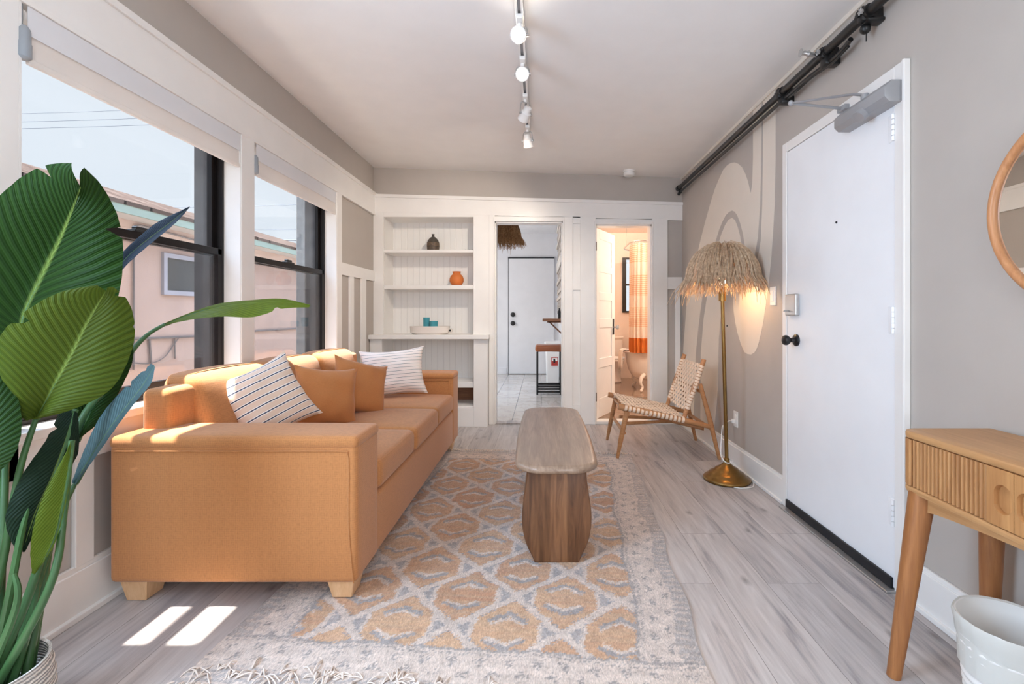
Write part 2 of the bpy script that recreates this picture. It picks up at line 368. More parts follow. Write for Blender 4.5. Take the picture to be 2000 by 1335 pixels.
def soft(bm, x0, x1, y0, y1, z0, z1, r=.03, puff=(0, 0, 0), n=9, fn=None):
    h = [(x1-x0)/2, (y1-y0)/2, (z1-z0)/2]; c = Vector(((x0+x1)/2, (y0+y1)/2, (z0+z1)/2)); ax = []
    for k in range(3):
        hh = h[k]; rr = min(r, hh*.98)
        ax.append([-hh, -hh+rr*.12, -hh+rr*.35, -hh+rr*.65, -hh+rr]+[-hh+rr+(2*hh-2*rr)*i/n for i in range(1, n)]+[hh-rr, hh-rr*.65, hh-rr*.35, hh-rr*.12, hh])
    cache = {}
    def vert(i, j, k):
        if (i, j, k) not in cache:
            p = Vector((ax[0][i], ax[1][j], ax[2][k])); q = Vector([max(-(h[m]-min(r, h[m]*.98)), min(h[m]-min(r, h[m]*.98), p[m])) for m in range(3)])
            d = p-q
            if d.length > 1e-9: p = q+d.normalized()*min(r, *[x*.98 for x in h])
            u = [p[m]/h[m] for m in range(3)]
            for m in range(3):
                if puff[m]:
                    o = [t for t in range(3) if t != m]; w = (1-min(1, abs(u[o[0]]))**2.5)*(1-min(1, abs(u[o[1]]))**2.5); p[m] += puff[m]*w*u[m]
            p = p+c
            if fn: p = fn(p)
            cache[(i, j, k)] = bm.verts.new(p)
        return cache[(i, j, k)]
    N = [len(a)-1 for a in ax]
    for d in range(3):
        a, e = [m for m in range(3) if m != d]
        for s in (0, N[d]):
            for i in range(N[a]):
                for j in range(N[e]):
                    q = []
                    for di, dj in ((0, 0), (1, 0), (1, 1), (0, 1)):
                        id_ = [0, 0, 0]; id_[d] = s; id_[a] = i+di; id_[e] = j+dj; q.append(vert(*id_))
                    face(bm, q)
    bmesh.ops.recalc_face_normals(bm, faces=bm.faces[:])

def mesh_obj(name, bm, mat, parent=None, smooth=True, angle=40):
    if isinstance(bm, bmesh.types.BMesh):
        bmesh.ops.recalc_face_normals(bm, faces=bm.faces[:]) if len(bm.faces) < 40000 else None
        me = bpy.data.meshes.new(name); bm.to_mesh(me); bm.free()
    else: me = bm
    if mat: me.materials.append(mat)
    o = bpy.data.objects.new(name, me); COL.objects.link(o)
    if smooth and len(me.polygons):
        me.polygons.foreach_set('use_smooth', [True]*len(me.polygons))
        try: me.set_sharp_from_angle(angle=math.radians(angle))
        except Exception: pass
    if parent is not None:
        o.parent = parent
        if parent.type == 'EMPTY': o.matrix_parent_inverse = Matrix.Translation(-Vector(parent.location))
    return o
def rebase(o):     # put the origin of a one-mesh thing at its base centre
    me = o.data; n = len(me.vertices); a = np.empty(n*3, 'f'); me.vertices.foreach_get('co', a); a = a.reshape(-1, 3)
    lo, hi = a.min(0), a.max(0); c = np.array([(lo[0]+hi[0])/2, (lo[1]+hi[1])/2, lo[2]], 'f')
    a -= c; me.vertices.foreach_set('co', a.ravel()); me.update(); o.location = [float(x) for x in c]; return o
def tag(o, label, cat, group=None):
    o['label'] = label; o['category'] = cat
    if group: o['group'] = group
    return o
def thing(name, label, cat, loc, group=None):
    o = bpy.data.objects.new(name, None); COL.objects.link(o); o.location = loc; o.empty_display_size = .1; return tag(o, label, cat, group)
def single(name, bm, mat, label, cat, group=None, **kw): return tag(rebase(mesh_obj(name, bm, mat, None, **kw)), label, cat, group)
def struct(name, bm, mat, parent=None, **kw):
    o = mesh_obj(name, bm, mat, parent, **kw)
    if parent is None: o['kind'] = 'structure'
    return o
def slab(bm, axis, lo, hi, A, B, holes):      # wall with rectangular holes: axis 0 -> wall in the YZ plane, 1 -> XZ plane
    a = sorted({A[0], A[1], *[h[i] for h in holes for i in (0, 1)]}); bb = sorted({B[0], B[1], *[h[i] for h in holes for i in (2, 3)]})
    for i in range(len(a)-1):
        for j in range(len(bb)-1):
            ca, cb_ = (a[i]+a[i+1])/2, (bb[j]+bb[j+1])/2
            if any(h[0] < ca < h[1] and h[2] < cb_ < h[3] for h in holes): continue
            if axis == 0: box(bm, lo, hi, a[i], a[i+1], bb[j], bb[j+1])
            else: box(bm, a[i], a[i+1], lo, hi, bb[j], bb[j+1])
# ================================================================== the room
YR = -1.75      # wall behind the photographer
def ceil_z(x): return 2.641+(x-XL)*(2.535-2.641)/(XR-XL)
bm = new(); box(bm, -2.0, 1.6, YR-.1, 4.94, -.06, 0); struct('floor', bm, M['plank'], smooth=False)
bm = new()      # the ceiling sags a little towards the door side
prism(bm, [(-1.96, YR-.1, ceil_z(-1.96)), (1.6, YR-.1, ceil_z(1.6)), (1.6, YR-.1, 2.8), (-1.96, YR-.1, 2.8)], (0, 5.02-YR+.1, 0))
struct('ceiling', bm, M['ceiling'], smooth=False)
WIN = [(1.557, 2.708), (2.828, 3.97)]; WZ0, WZ1 = .735, 2.155
bm = new(); slab(bm, 0, -1.95, XL, (YR, 5.02), (-.5, 2.75), [(a, e, WZ0-.035, WZ1) for a, e in WIN]+[(.15, 1.3, WZ0, WZ1)])
struct('wall_left', bm, M['wall'], smooth=False)
DY0, DY1, DZ = 1.926, 2.775, 2.07
bm = new(); slab(bm, 0, XR, 1.6, (YR, 5.02), (-.06, 2.75), [(DY0, DY1, -.06, DZ)])
wall_right = struct('wall_right', bm, M['wall'], smooth=False)
bm = new(); slab(bm, 1, YR-.12, YR, (-1.95, 1.6), (-.06, 2.75), [(.2, 1.3, .8, 2.2)])
struct('wall_rear', bm, M['wall'], smooth=False)
D1 = (-.475, .2215, 2.083); D2 = (.559, 1.134, 2.052)
bm = new(); slab(bm, 1, YB, 5.02, (XL, XR), (-.06, 2.75), [(-1.619, -.696, .0, 2.13), (D1[0], D1[1], -.06, D1[2]), (D2[0], D2[1], -.06, D2[2])])
struct('wall_back', bm, M['wall'], smooth=False)

# mural: cream loops painted on the door wall, a skin of paint with real (tiny) thickness
def mural(pts):
    bm = new(); prism(bm, [Vector((XR-.0012, *on_right(px, py)[1:])) for px, py in pts], (.0012, 0, 0))
    mesh_obj('mural', bm, M['cream'], wall_right, smooth=False)
mural([(1333, 790), (1333, 705), (1341, 597), (1350, 548), (1361, 501), (1369, 466), (1378, 431), (1387, 399), (1396, 370), (1405, 348), (1413, 331), (1421, 322), (1428, 318), (1435, 317), (1443, 320), (1450, 327), (1456, 339), (1461, 353), (1464, 366), (1466.5, 377), (1468, 368), (1469.5, 357), (1471, 305), (1471, 214),
       (1487.5, 199), (1487, 300), (1485, 400), (1480, 465), (1472, 512), (1464, 540), (1458, 520), (1455, 480), (1451, 455), (1446, 436), (1440, 420), (1435, 413), (1430, 411), (1424, 414), (1418, 420), (1411, 433), (1405, 448), (1395, 480), (1383, 520), (1373, 570), (1365, 630), (1359, 690), (1355, 812)])
mural([(1491, 195), (1515, 172), (1515, 314), (1513, 401), (1510, 455), (1506.5, 501), (1501, 556), (1496, 597), (1490, 636), (1483, 666), (1479, 679), (1474, 688), (1467, 692), (1460, 691), (1454, 687), (1447, 671), (1441, 651), (1436, 628), (1433, 605), (1432, 585), (1436, 565), (1452, 545), (1472, 528), (1481, 500), (1486, 470), (1489, 400), (1490.5, 300)])
mural([(1368, 822), (1369, 690), (1374, 625), (1384, 560), (1393, 515), (1401, 485), (1408, 460), (1416, 440), (1423, 429), (1430, 425), (1436, 430), (1441, 443), (1446, 462), (1450, 490), (1445, 525), (1425, 560), (1409, 600), (1404, 660), (1402, 760), (1395, 838)])

# trim boards -------------------------------------------------------
P = .018; tn = [0]
def trim(boxes, m='white', bev=.003):
    tn[0] += 1; bm = new()
    for q in boxes: box(bm, *q, bev=bev)
    return struct('trim_%d' % tn[0], bm, M[m], smooth=False)
def base(side, boxes):
    bm = new()
    for q in boxes: box(bm, *q, bev=.003)
    return struct('baseboard_'+side, bm, M['white'], smooth=False)
X1 = XL+P
trim([(XL, X1, YR, YB, 2.165, 2.35), (XL-.001, X1+.012, YR, YB-.001, 2.345, 2.378), (XL-.002, X1+.006, YR, YB-.002, 2.147, 2.168)])      # head board over the windows
trim([(XL, X1, .95, 1.557, .58, 2.16)])                                            # casings
trim([(XL, X1+.004, 2.708, 2.828, .58, 2.16)])
trim([(XL, X1+.004, 3.97, 4.07, .19, 2.16)])
trim([(XL, X1, 4.07, YB, 1.468, 1.574)])                                           # mid rail
trim([(XL, X1, 4.253, 4.345, .19, 1.47)]); trim([(XL, X1, 4.529, 4.647, .19, 1.47)])
trim([(XL, X1, YR, 3.97, .58, .70)])                                               # apron rail under the sills
for a in (.75, 1.745, 2.2, 2.7, 3.2): trim([(XL, X1, a, a+.074, .19, .581)])
base('left', [(XL, X1+.004, YR, YB-.16, 0, .175), (XL, X1-.004, YR, YB-.16, .17, .195), (XL, X1+.02, YR, YB-.16, 0, .022)])
base('right', [(XR-P, XR, YR, 1.868, 0, .155), (XR-P+.006, XR, YR, 1.868, .15, .172), (XR-P-.012, XR, YR, 1.868, 0, .02)])
base('right_far', [(XR-P, XR, 2.825, YB, 0, .145), (XR-P+.006, XR, 2.825, YB, .14, .162), (XR-P-.012, XR, 2.825, YB, 0, .018)])
# back wall: plate rail dips to the right like the ceiling
def sheared(x0, x1, zt0, zt1, zb0, zb1, y0, y1):
    tn[0] += 1; bm = new(); prism(bm, [(x0, y0, zt0), (x1, y0, zt1), (x1, y0, zb1), (x0, y0, zb0)], (0, y1-y0, 0)); struct('trim_%d' % tn[0], bm, M['white'], smooth=False)
Yf = YB-P
sheared(X1, XR, 2.345, 2.262, 2.177, 2.092, Yf-.004, YB); sheared(X1, XR, 2.362, 2.276, 2.33, 2.246, Yf-.02, YB)
trim([(XL, -1.619, Yf, YB, .9, 2.19)])
trim([(-1.62, -.69, Yf, YB, 2.128, 2.19)])
trim([(-.696, -.535, Yf, YB, .9, 2.16), (-.535, -.475, Yf-.008, YB, 0, 2.15), (-.492, -.4745, Yf-.016, YB-.001, .001, 2.10)])
trim([(-.492, .238, Yf-.012, YB, D1[2], D1[2]+.045), (-.48, .23, Yf-.004, YB, D1[2]+.04, 2.135)])
trim([(.2215, .325, Yf-.006, YB, 0, 2.13), (.221, .238, Yf-.014, YB-.001, .001, 2.10)])
trim([(.325, .40, Yf+.012, YB, 0, 2.13), (.325, .40, Yf-.004, YB, 1.38, 1.535), (.325, .40, Yf-.004, YB, 0, .2), (.325, .40, Yf-.004, YB, 2.06, 2.13)], bev=0)
trim([(.40, .559, Yf-.006, YB, 0, 2.13), (.543, .5595, Yf-.014, YB-.001, .001, 2.07)])
trim([(.54, 1.15, Yf-.012, YB, D2[2], D2[2]+.035), (.55, 1.145, Yf-.004, YB, D2[2]+.03, 2.11)])
trim([(1.134, 1.297, Yf-.006, YB, 0, 2.11), (1.1335, 1.15, Yf-.014, YB-.001, .001, 2.07)])
trim([(1.297, XR, Yf, YB, 1.386, 1.512)]); trim([(1.375, 1.43, Yf, YB, .16, 1.387)]); trim([(1.297, XR, Yf, YB, 0, .16)])
# linings of the two doorways and their thresholds
trim([(D1[0], D1[0]+.012, YB, 5.03, 0, D1[2]), (D1[1]-.012, D1[1], YB, 5.03, 0, D1[2]), (D1[0], D1[1], YB, 5.03, D1[2]-.012, D1[2])], bev=0)
trim([(D2[0], D2[0]+.012, YB, 5.03, 0, D2[2]), (D2[1]-.012, D2[1], YB, 5.03, 0, D2[2]), (D2[0], D2[1], YB, 5.03, D2[2]-.012, D2[2])], bev=0)
trim([(D2[0], D2[1], YB-.01, 5.03, 0, .03)]); trim([(D1[0], D1[1], YB+.0, 5.03, 0, .012)], 'plank', bev=.004)
# casing of the entry door
trim([(XR-.022, XR, DY0-.058, DY0, 0, DZ+.055), (XR-.028, XR-.001, DY0-.060, DY0-.046, 0, DZ+.056)])
trim([(XR-.022, XR, DY1, DY1+.045, 0, DZ+.055)]); trim([(XR-.0215, XR, DY0, DY1, DZ, DZ+.054)])
# cornice bead between door wall and ceiling
trim([(XR-.012, XR, YR, YB, 2.512, 2.537)], 'cream', bev=0)

# ---------------- windows ------------------------------------------
def window(n, y0, y1):
    bm = new()      # white reveal (jambs and head) and the stool
    z1 = WZ1
    box(bm, -1.805, X1, y0-.001, y0+.006, WZ0, z1); box(bm, -1.805, X1, y1-.006, y1+.001, WZ0, z1); box(bm, -1.805, X1, y0, y1, z1-.006, z1+.001)
    root = struct('window_%d' % n, bm, M['white'], smooth=False)
    bm = new(); box(bm, -1.81, X1+.025, y0-.03 if n < 2 else y0, y1+.02 if n > 1 else y1, WZ0-.035, WZ0, bev=.004); mesh_obj('window_sill', bm, M['white'], root, smooth=False)
    bm = new()
    for a, c in ((y0, y0+.022), (y1-.022, y1)): box(bm, -1.872, -1.80, a, c, WZ0, z1, bev=.002)
    box(bm, -1.872, -1.80, y0, y1, z1-.025, z1, bev=.002); box(bm, -1.872, -1.80, y0, y1, WZ0, WZ0+.018, bev=.002)
    mesh_obj('window_frame', bm, M['sash'], root, smooth=False)
    bm = new()
    for a, c in ((y0-.03, y0+.012), (y1-.012, y1+.03)): box(bm, -1.965, -1.872, a, c, WZ0, z1)
    box(bm, -1.965, -1.872, y0, y1, WZ0-.05, WZ0+.01)
    mesh_obj('outer_casing', bm, M['darkwood'], root, smooth=False)
    for nm, xs, za, zb, top, bot in (('lower_sash', -1.815, WZ0+.018, 1.492, .036, .055), ('upper_sash', -1.85, 1.452, z1-.025, .04, .036)):
        bm = new(); a, c = y0+.022, y1-.022; x0, x1 = xs-.014, xs+.014
        box(bm, x0, x1, a, a+.032, za, zb, bev=.002); box(bm, x0, x1, c-.032, c, za, zb, bev=.002)
        box(bm, x0, x1, a, c, zb-top, zb, bev=.002); box(bm, x0, x1, a, c, za, za+bot, bev=.002)
        s = mesh_obj(nm, bm, M['sash'], root, smooth=False)
        bm = new(); box(bm, xs-.003, xs+.003, a+.03, c-.03, za+bot, zb-top); mesh_obj('pane', bm, M['glass'], s, smooth=False)
    bm = new(); box(bm, -1.867, -1.866, y0+.022, y1-.022, WZ0+.02, 1.46); mesh_obj('insect_screen', bm, M['screen'], root, smooth=False)
    bm = new(); c = (y0+y1)/2+.03; box(bm, -1.84, -1.80, c-.05, c+.05, 1.492, 1.502, bev=.002); box(bm, -1.832, -1.808, c-.035, c+.03, 1.50, 1.518, bev=.004)
    mesh_obj('sash_lock', bm, M['black'], root, smooth=False)
    return root
window(1, *WIN[0]); window(2, *WIN[1])

def blind(name, y0, y1, label):
    t = thing(name, label, 'window blind', (X1+.035, (y0+y1)/2, 1.95), 'roller blinds over the two windows')
    xc = -1.735
    bm = new(); cyl(bm, (xc, y0+.014, 2.112), (xc, y1-.006, 2.112), .026, 20); mesh_obj('roller', bm, M['shadefab'], t)
    bm = new(); box(bm, xc+.020, xc+.0225, y0+.026, y1-.006, 1.975, 2.112); mesh_obj('shade_cloth', bm, M['shadefab'], t, smooth=False)
    bm = new(); box(bm, xc+.027, xc+.029, y0+.020, y1-.004, 2.05, 2.145); mesh_obj('sheer_band', bm, M['sheer'], t, smooth=False)
    bm = new(); box(bm, xc+.012, xc+.030, y0+.026, y1-.006, 1.955, 1.977, bev=.004); mesh_obj('bottom_bar', bm, M['shadefab'], t, smooth=False)
    for a, c in ((y0, y0+.010), (y1-.004, y1)):
        bm = new(); box(bm, xc-.02, xc+.024, a, c, 2.08, 2.147, bev=.002); mesh_obj('bracket', bm, M['bracket'], t, smooth=False)
    bm = new(); tube(bm, [(xc+.024, y0+.010, z) for z in (2.075, 2.062, 2.055, 2.02, 2.015, 1.97, 1.962)], [.010, .018, .0185, .019, .021, .021, .012], 14)
    mesh_obj('chain_tensioner', bm, M['bracket'], t)
    return t
blind('roller_blind', 1.563, 2.704, 'white roller blind half raised over the larger near window behind the plant')
blind('roller_blind', 2.834, 3.966, 'white roller blind over the farther window, next to the grey wall panels')

# ---------------- kitchen and bathroom shells -----------------------
bm = new(); box(bm, -1.95, .45, 5.02, 9.25, -.06, 0); struct('floor_kitchen', bm, M['ktile'], smooth=False)
bm = new(); slab(bm, 1, 9.11, 9.22, (-1.95, .45), (0, 2.8), []); struct('wall_kitchen_far', bm, M['kwall'], smooth=False)
bm = new(); box(bm, .33, .45, 5.02, 9.11, 0, 2.8); struct('wall_kitchen_right', bm, M['kwall'], smooth=False)
bm = new(); slab(bm, 0, -1.95, -1.83, (5.02, 9.11), (0, 2.8), [(6.4, 8.0, .9, 2.2)]); struct('wall_kitchen_left', bm, M['kwall'], smooth=False)
bm = new(); box(bm, -1.95, .45, 5.02, 9.22, 2.69, 2.8); struct('ceiling_kitchen', bm, M['kwall'], smooth=False)
bm = new(); box(bm, -1.83, -.66, 9.09, 9.11, 0, .12, bev=.003); box(bm, .26, .33, 9.09, 9.11, 0, .12, bev=.003); struct('baseboard_kitchen', bm, M['kwall'], smooth=False)
bm = new(); box(bm, .45, 3.3, 5.02, 8.6, -.06, .0); struct('floor_bathroom', bm, M['btile'], smooth=False)
bm = new(); slab(bm, 1, 8.5, 8.6, (.45, 3.3), (0, 2.7), [(1.49, 2.1, 1.2, 2.12)]); box(bm, .45, 3.3, 8.49, 8.5, 2.05, 2.06); struct('wall_bathroom_far', bm, M['tilewall'], smooth=False)
bm = new(); box(bm, .45, .5, 5.02, 8.5, 0, 2.7); struct('wall_bathroom_left', bm, M['tilewall'], smooth=False)
bm = new(); box(bm, 3.2, 3.3, 5.02, 8.5, 0, 2.7); box(bm, 1.6, 3.2, 5.02, 5.06, 0, 2.7); struct('wall_bathroom_right', bm, M['tilewall'], smooth=False)
bm = new(); box(bm, .45, 3.3, 5.02, 8.6, 2.59, 2.7); struct('ceiling_bathroom', bm, M['tilewall'], smooth=False)
bm = new(); slab(bm, 1, 8.46, 8.52, (1.445, 2.14), (1.17, 2.15), [(1.512, 2.1, 1.2, 1.65), (1.512, 2.1, 1.68, 2.12)]); w3 = struct('window_3', bm, M['black'], smooth=False)
bm = new(); box(bm, 1.48, 2.1, 8.485, 8.49, 1.2, 2.12); mesh_obj('pane', bm, M['glass'], w3, smooth=False)

# ---------------- doors ---------------------------------------------
# entry door in the right wall
bm = new(); box(bm, XR-.018, XR+.03, DY0+.004, DY1-.004, .012, DZ-.004, bev=.002)
d1 = struct('door_1', bm, M['door'], smooth=False)
bm = new(); box(bm, XR-.03, XR-.017, DY0+.01, DY1-.004, .008, .052, bev=.003); mesh_obj('door_sweep', bm, M['rubber'], d1, smooth=False)
bm = new(); box(bm, XR-.06, XR+.1, DY0-.01, DY1+.01, 0, .007, bev=.002); mesh_obj('threshold', bm, M['satin'], d1, smooth=False)
RX = Matrix.Rotation(-PI/2, 4, 'Y')      # lathe axis z -> -x
def on_door(prof, px, py, n=24):
    p = on_right(px, py, XR-.018); bm = new(); lathe(bm, prof, n=n, mat=Matrix.Translation((XR-.018, p.y, p.z)) @ RX); return bm
mesh_obj('door_knob', on_door([(.034, 0), (.034, .006), (.028, .012), (.014, .016), (.012, .034), (.018, .042), (.027, .052), (.029, .062), (.025, .073), (.012, .08), (.001, .081)], 1556, 664), M['black'], d1)
bm = new(); p0 = on_right(1562, 573, XR-.018); p1 = on_right(1541, 616, XR-.018); box(bm, XR-.043, XR-.018, p0.y, p1.y, p1.z, p0.z, bev=.006)
lock = mesh_obj('deadbolt', bm, M['satin'], d1, smooth=False)
bm = new(); yl = (p0.y+p1.y)/2; box(bm, XR-.075, XR-.043, yl+.005, yl+.016, p1.z+.022, p1.z+.030, bev=.003); mesh_obj('thumb_turn', bm, M['satin'], lock, smooth=False)
mesh_obj('peephole', on_door([(.006, 0), (.006, .003), (.003, .004), (.001, .003)], 1634, 434, 12), M['rubber'], d1)
for py in (245, 625, 1005):
    bm = new(); p = on_right(1754, py, XR-.018)
    for k in range(5):
        z = p.z-.055+k*.022; cyl(bm, (XR-.026, DY0+.002, z+.001), (XR-.026, DY0+.002, z+.02), .006, 10)
    box(bm, XR-.021, XR-.017, DY0+.002, DY0+.034, p.z-.055, p.z+.055, bev=.001); mesh_obj('hinge', bm, M['door'], d1)
# closer: chamfered body, adjuster, two arms
Yc0, Yc1, zc = 1.885, 2.215, 2.012
bm = new(); prism(bm, [(XR-.018, Yc0, zc-.046), (XR-.018, Yc0, zc+.042), (XR-.06, Yc0, zc+.042), (XR-.09, Yc0, zc+.014), (XR-.09, Yc0, zc-.026), (XR-.07, Yc0, zc-.046)], (0, Yc1-Yc0, 0), bev=.006)
clo = mesh_obj('door_closer', bm, M['steel'], d1, angle=25)
bm = new(); cyl(bm, (XR-.075, 2.03, zc-.030), (XR-.098, 2.03, zc-.052), .026, 20); cyl(bm, (XR-.05, 2.06, zc+.036), (XR-.05, 2.06, zc+.062), .016, 16); mesh_obj('pinion', bm, M['steel'], clo)
bm = new()
for a in (1.905, 1.93): ball(bm, (XR-.076, a, zc+.005), .007, 8)
mesh_obj('screw_heads', bm, M['chrome'], clo)
el = Vector((1.17, 2.232, 2.112))
bm = new(); a, c = Vector((XR-.05, 2.06, zc+.058)), Vector((XR-.085, 2.085, 2.085)); tube(bm, [a, c, el], [.011, .011, .009], 8, flatten=.45); ball(bm, el, .013, 10); mesh_obj('closer_arm', bm, M['steel'], clo)
bm = new(); c = Vector((XR-.035, 2.235, 2.088)); tube(bm, [el, c], .007, 8); box(bm, XR-.045, XR-.02, 2.205, 2.265, 2.075, 2.10, bev=.004); ball(bm, c, .011, 10); mesh_obj('closer_forearm', bm, M['steel'], clo)

# panelled bathroom door, open into the bathroom
hx, hy = .572, 4.965; ex, ey = .845, 5.46; L = math.hypot(ex-hx, ey-hy); ang = math.atan2(ey-hy, ex-hx)
MX = Matrix.Translation((hx, hy, 0)) @ Matrix.Rotation(ang, 4, 'Z')
bm = new(); zs = [.035, .235, .56, .66, .985, 1.085, 1.28, 1.37, 1.58, 1.66, 1.93, 2.035]; st = .095
box(bm, 0, L, .010, .026, .035, 2.035, mat=MX)
for a, c in ((0, st), (L-st, L)): box(bm, a, c, 0, .036, .035, 2.035, bev=.004, mat=MX)
for k in (0, 2, 4, 6, 8, 10): box(bm, st-.002, L-st+.002, 0, .036, zs[k], zs[k+1] if k < 10 else 2.035, bev=.004, mat=MX)
d2 = struct('door_2', bm, M['white'], smooth=False)
bm = new(); box(bm, L-.075, L-.035, -.006, 0, .90, 1.08, bev=.002, mat=MX); mesh_obj('lock_plate', bm, M['darkwood'], d2, smooth=False)
bm = new(); lathe(bm, [(.008, 0), (.008, .03), (.02, .036), (.026, .05), (.022, .064), (.001, .068)], n=16, mat=MX @ Matrix.Translation((L-.055, -.004, .985)) @ Matrix.Rotation(PI/2, 4, 'X')); mesh_obj('door_knob', bm, M['satin'], d2)
for z in (.28, 1.83):
    bm = new(); box(bm, D2[0]+.002, D2[0]+.012, YB-.012, YB+.03, z-.045, z+.045, bev=.001); cyl(bm, (hx-.004, hy-.012, z-.05), (hx-.004, hy-.012, z+.05), .007, 8); mesh_obj('hinge', bm, M['darkwood'], d2)

# flush kitchen door in the far wall
kk = 9.11/F
def kx(px): return (px-1057)*kk
bm = new(); box(bm, kx(994), kx(1082), 9.065, 9.109, .01, H-(505-616)*kk, bev=.002); d3 = struct('door_3', bm, M['kwall'], smooth=False)
bm = new(); box(bm, kx(992.5), kx(994.3), 9.10, 9.112, .0, 2.215); box(bm, kx(992.5), kx(1083), 9.07, 9.112, 2.206, 2.228); mesh_obj('door_gap', bm, M['rubber'], d3, smooth=False)
for py in (614, 631):
    bm = new(); lathe(bm, [(.045, 0), (.045, .01), (.02, .015), (.018, .04), (.034, .05), (.036, .065), (.001, .075)], n=18, mat=Matrix.Translation((kx(1002), 9.065, H-(py-616)*kk)) @ Matrix.Rotation(PI/2, 4, 'X')); mesh_obj('door_knob', bm, M['black'], d3)
# ================================================================== outside the windows
bm = new(); box(bm, -14, -1.95, -6, 30, -.55, -.45); struct('ground', bm, M['concrete'], smooth=False)
XH = -4.2
house = thing('neighbour_house', 'pink beige stucco house with shingle roof seen through both windows', 'house', (-7, 8, -.45))
wy0, wy1, wz0, wz1 = 5.31, 5.95, 1.40, 1.765
bm = new(); slab(bm, 0, -9.8, XH, (-3, 26), (-.45, 2.2), []); mesh_obj('wall', bm, M['stucco'], house, smooth=False)
bm = new(); prism(bm, [(-3.93, -3.3, 2.205), (-7.0, -3.3, 3.18), (-10.1, -3.3, 2.205), (-10.1, -3.3, 2.165), (-7.0, -3.3, 3.13), (-3.93, -3.3, 2.165)], (0, 29.6, 0)); mesh_obj('roof', bm, M['shingle'], house, smooth=False)
bm = new(); box(bm, -3.96, -3.935, -3.3, 26.3, 2.088, 2.176); mesh_obj('fascia', bm, M['mint'], house, smooth=False)
bm = new(); box(bm, -4.3, -3.96, -3.3, 26.3, 2.092, 2.105); mesh_obj('soffit', bm, M['soffit'], house, smooth=False)
bm = new(); slab(bm, 0, XH, XH+.035, (wy0-.05, wy1+.05), (wz0-.05, wz1+.05), [(wy0, wy1, wz0, wz1)]); wf = mesh_obj('window', bm, M['greyframe'], house, smooth=False)
M['darkpane'] = flat('dark window pane', (66, 68, 68), .5, var=.1, spec=.1)
bm = new(); box(bm, XH+.002, XH+.012, wy0, wy1, wz0, wz1); mesh_obj('pane', bm, M['darkpane'], wf, smooth=False)
def wallpt(px, py, X=XH+.02): Y = X*F/(px-1057); return Vector((X, Y, H-(py-616)/F*Y))
for pts, r in (([(261, 722), (261, 560), (261, 452), (264, 441), (275, 440), (330, 455), (392, 472), (520, 512), (600, 533)], .010),
               ([(240, 662), (300, 660), (388, 656), (500, 646), (600, 640)], .012), ([(292, 661), (295, 712)], .012), ([(341, 660), (342, 700)], .008)):
    bm = new(); tube(bm, [wallpt(*p) for p in pts], r, 6); mesh_obj('conduit', bm, M['conduit'], house)
bm = new(); tube(bm, smooth_path([wallpt(*p) for p in [(250, 706), (290, 710), (320, 698), (340, 672), (352, 656)]], 5), .006, 6); mesh_obj('hanging_cable', bm, M['conduit'], house)
# weathered post beside the farther window
bm = new(); box(bm, -2.11, -2.0, 4.10, 4.22, -.45, 3.2, bev=.006); single('outside_post', bm, M['stuccopost'], 'weathered grey upright post standing outside the farther window', 'post', smooth=False)
for k, (p, q, Y, lab) in enumerate([((27, 220), (420, 205), 30, 'thin power line across the sky, topmost of the three parallel lines'), ((27, 236), (420, 222), 30, 'thin power line across the sky, middle of the three parallel lines'),
                               ((27, 249), (420, 236), 30, 'thin power line across the sky, lowest of the three parallel lines'), ((320, 402), (640, 394), 24, 'thin power line crossing both windows just above the house roof'),
                               ((480, 444), (640, 443), 22, 'thin power line low in the farther window above the roof'), ((500, 461), (640, 463), 16, 'thick dark power line low in the farther window')]):
    a, c = at(*p, Y), at(*q, Y); bm = new(); n = 16; d = c-a
    tube(bm, [a+d*(i/n*1.6-.3)-Vector((0, 0, .12*(1-(2*i/n-1)**2))) for i in range(n+1)], .012 if k < 5 else .016, 5)
    single('power_line', bm, M['cable'], lab, 'power line', 'power lines outside')

# ================================================================== built-in bookcase
bc = thing('bookcase', 'white built-in bookcase with open shelves and beadboard back left of the kitchen doorway', 'bookcase', (-1.16, 4.95, 0))
b = NB('white beadboard'); sp = b.n('SeparateXYZ'); b.l(b.coord(), sp.inputs[0])
fr = b.math('FRACT', b.math('MULTIPLY', sp.outputs['X'], 15.0)); g = b.ramp(fr, [(0, (0, 0, 0)), (.07, (1, 1, 1)), (.93, (1, 1, 1)), (1, (0, 0, 0))])
M['bead'] = b.done(b.mix(g, lin((226, 222, 218)), lin((240, 237, 233))), .35, 0, b.bump(g, .5, .004))
x0, x1, yb = -1.619, -.696, 5.21
bm = new(); box(bm, x0-.02, x1+.02, yb, yb+.02, .30, 2.16); mesh_obj('back_panel', bm, M['bead'], bc, smooth=False)
for a, c in ((x0-.02, x0+.002), (x1-.002, x1+.02)):
    bm = new(); box(bm, a, c, YB+.001, yb, .0, 2.15); mesh_obj('side_panel', bm, M['white'], bc, smooth=False)
bm = new(); box(bm, x0, x1, YB+.001, yb, 2.127, 2.15); mesh_obj('top_panel', bm, M['white'], bc, smooth=False)
for zt, zb in ((1.797, 1.765), (1.433, 1.390)):
    bm = new(); box(bm, x0, x1, YB+.004, yb, zb, zt, bev=.003); mesh_obj('shelf', bm, M['white'], bc, smooth=False)
bm = new(); box(bm, XL+.002, -.522, 4.735, YB, .882, .925, bev=.004); box(bm, x0, x1, YB-.01, yb, .882, .925); mesh_obj('counter', bm, M['white'], bc, smooth=False)
bm = new(); box(bm, XL+.002, -1.60, 4.78, YB, 0, .883, bev=.003); box(bm, -.678, -.538, 4.78, YB, 0, .883, bev=.003); box(bm, -1.62, -.66, 4.785, YB, 0, .187, bev=.003)
mesh_obj('lower_frame', bm, M['white'], bc, smooth=False)
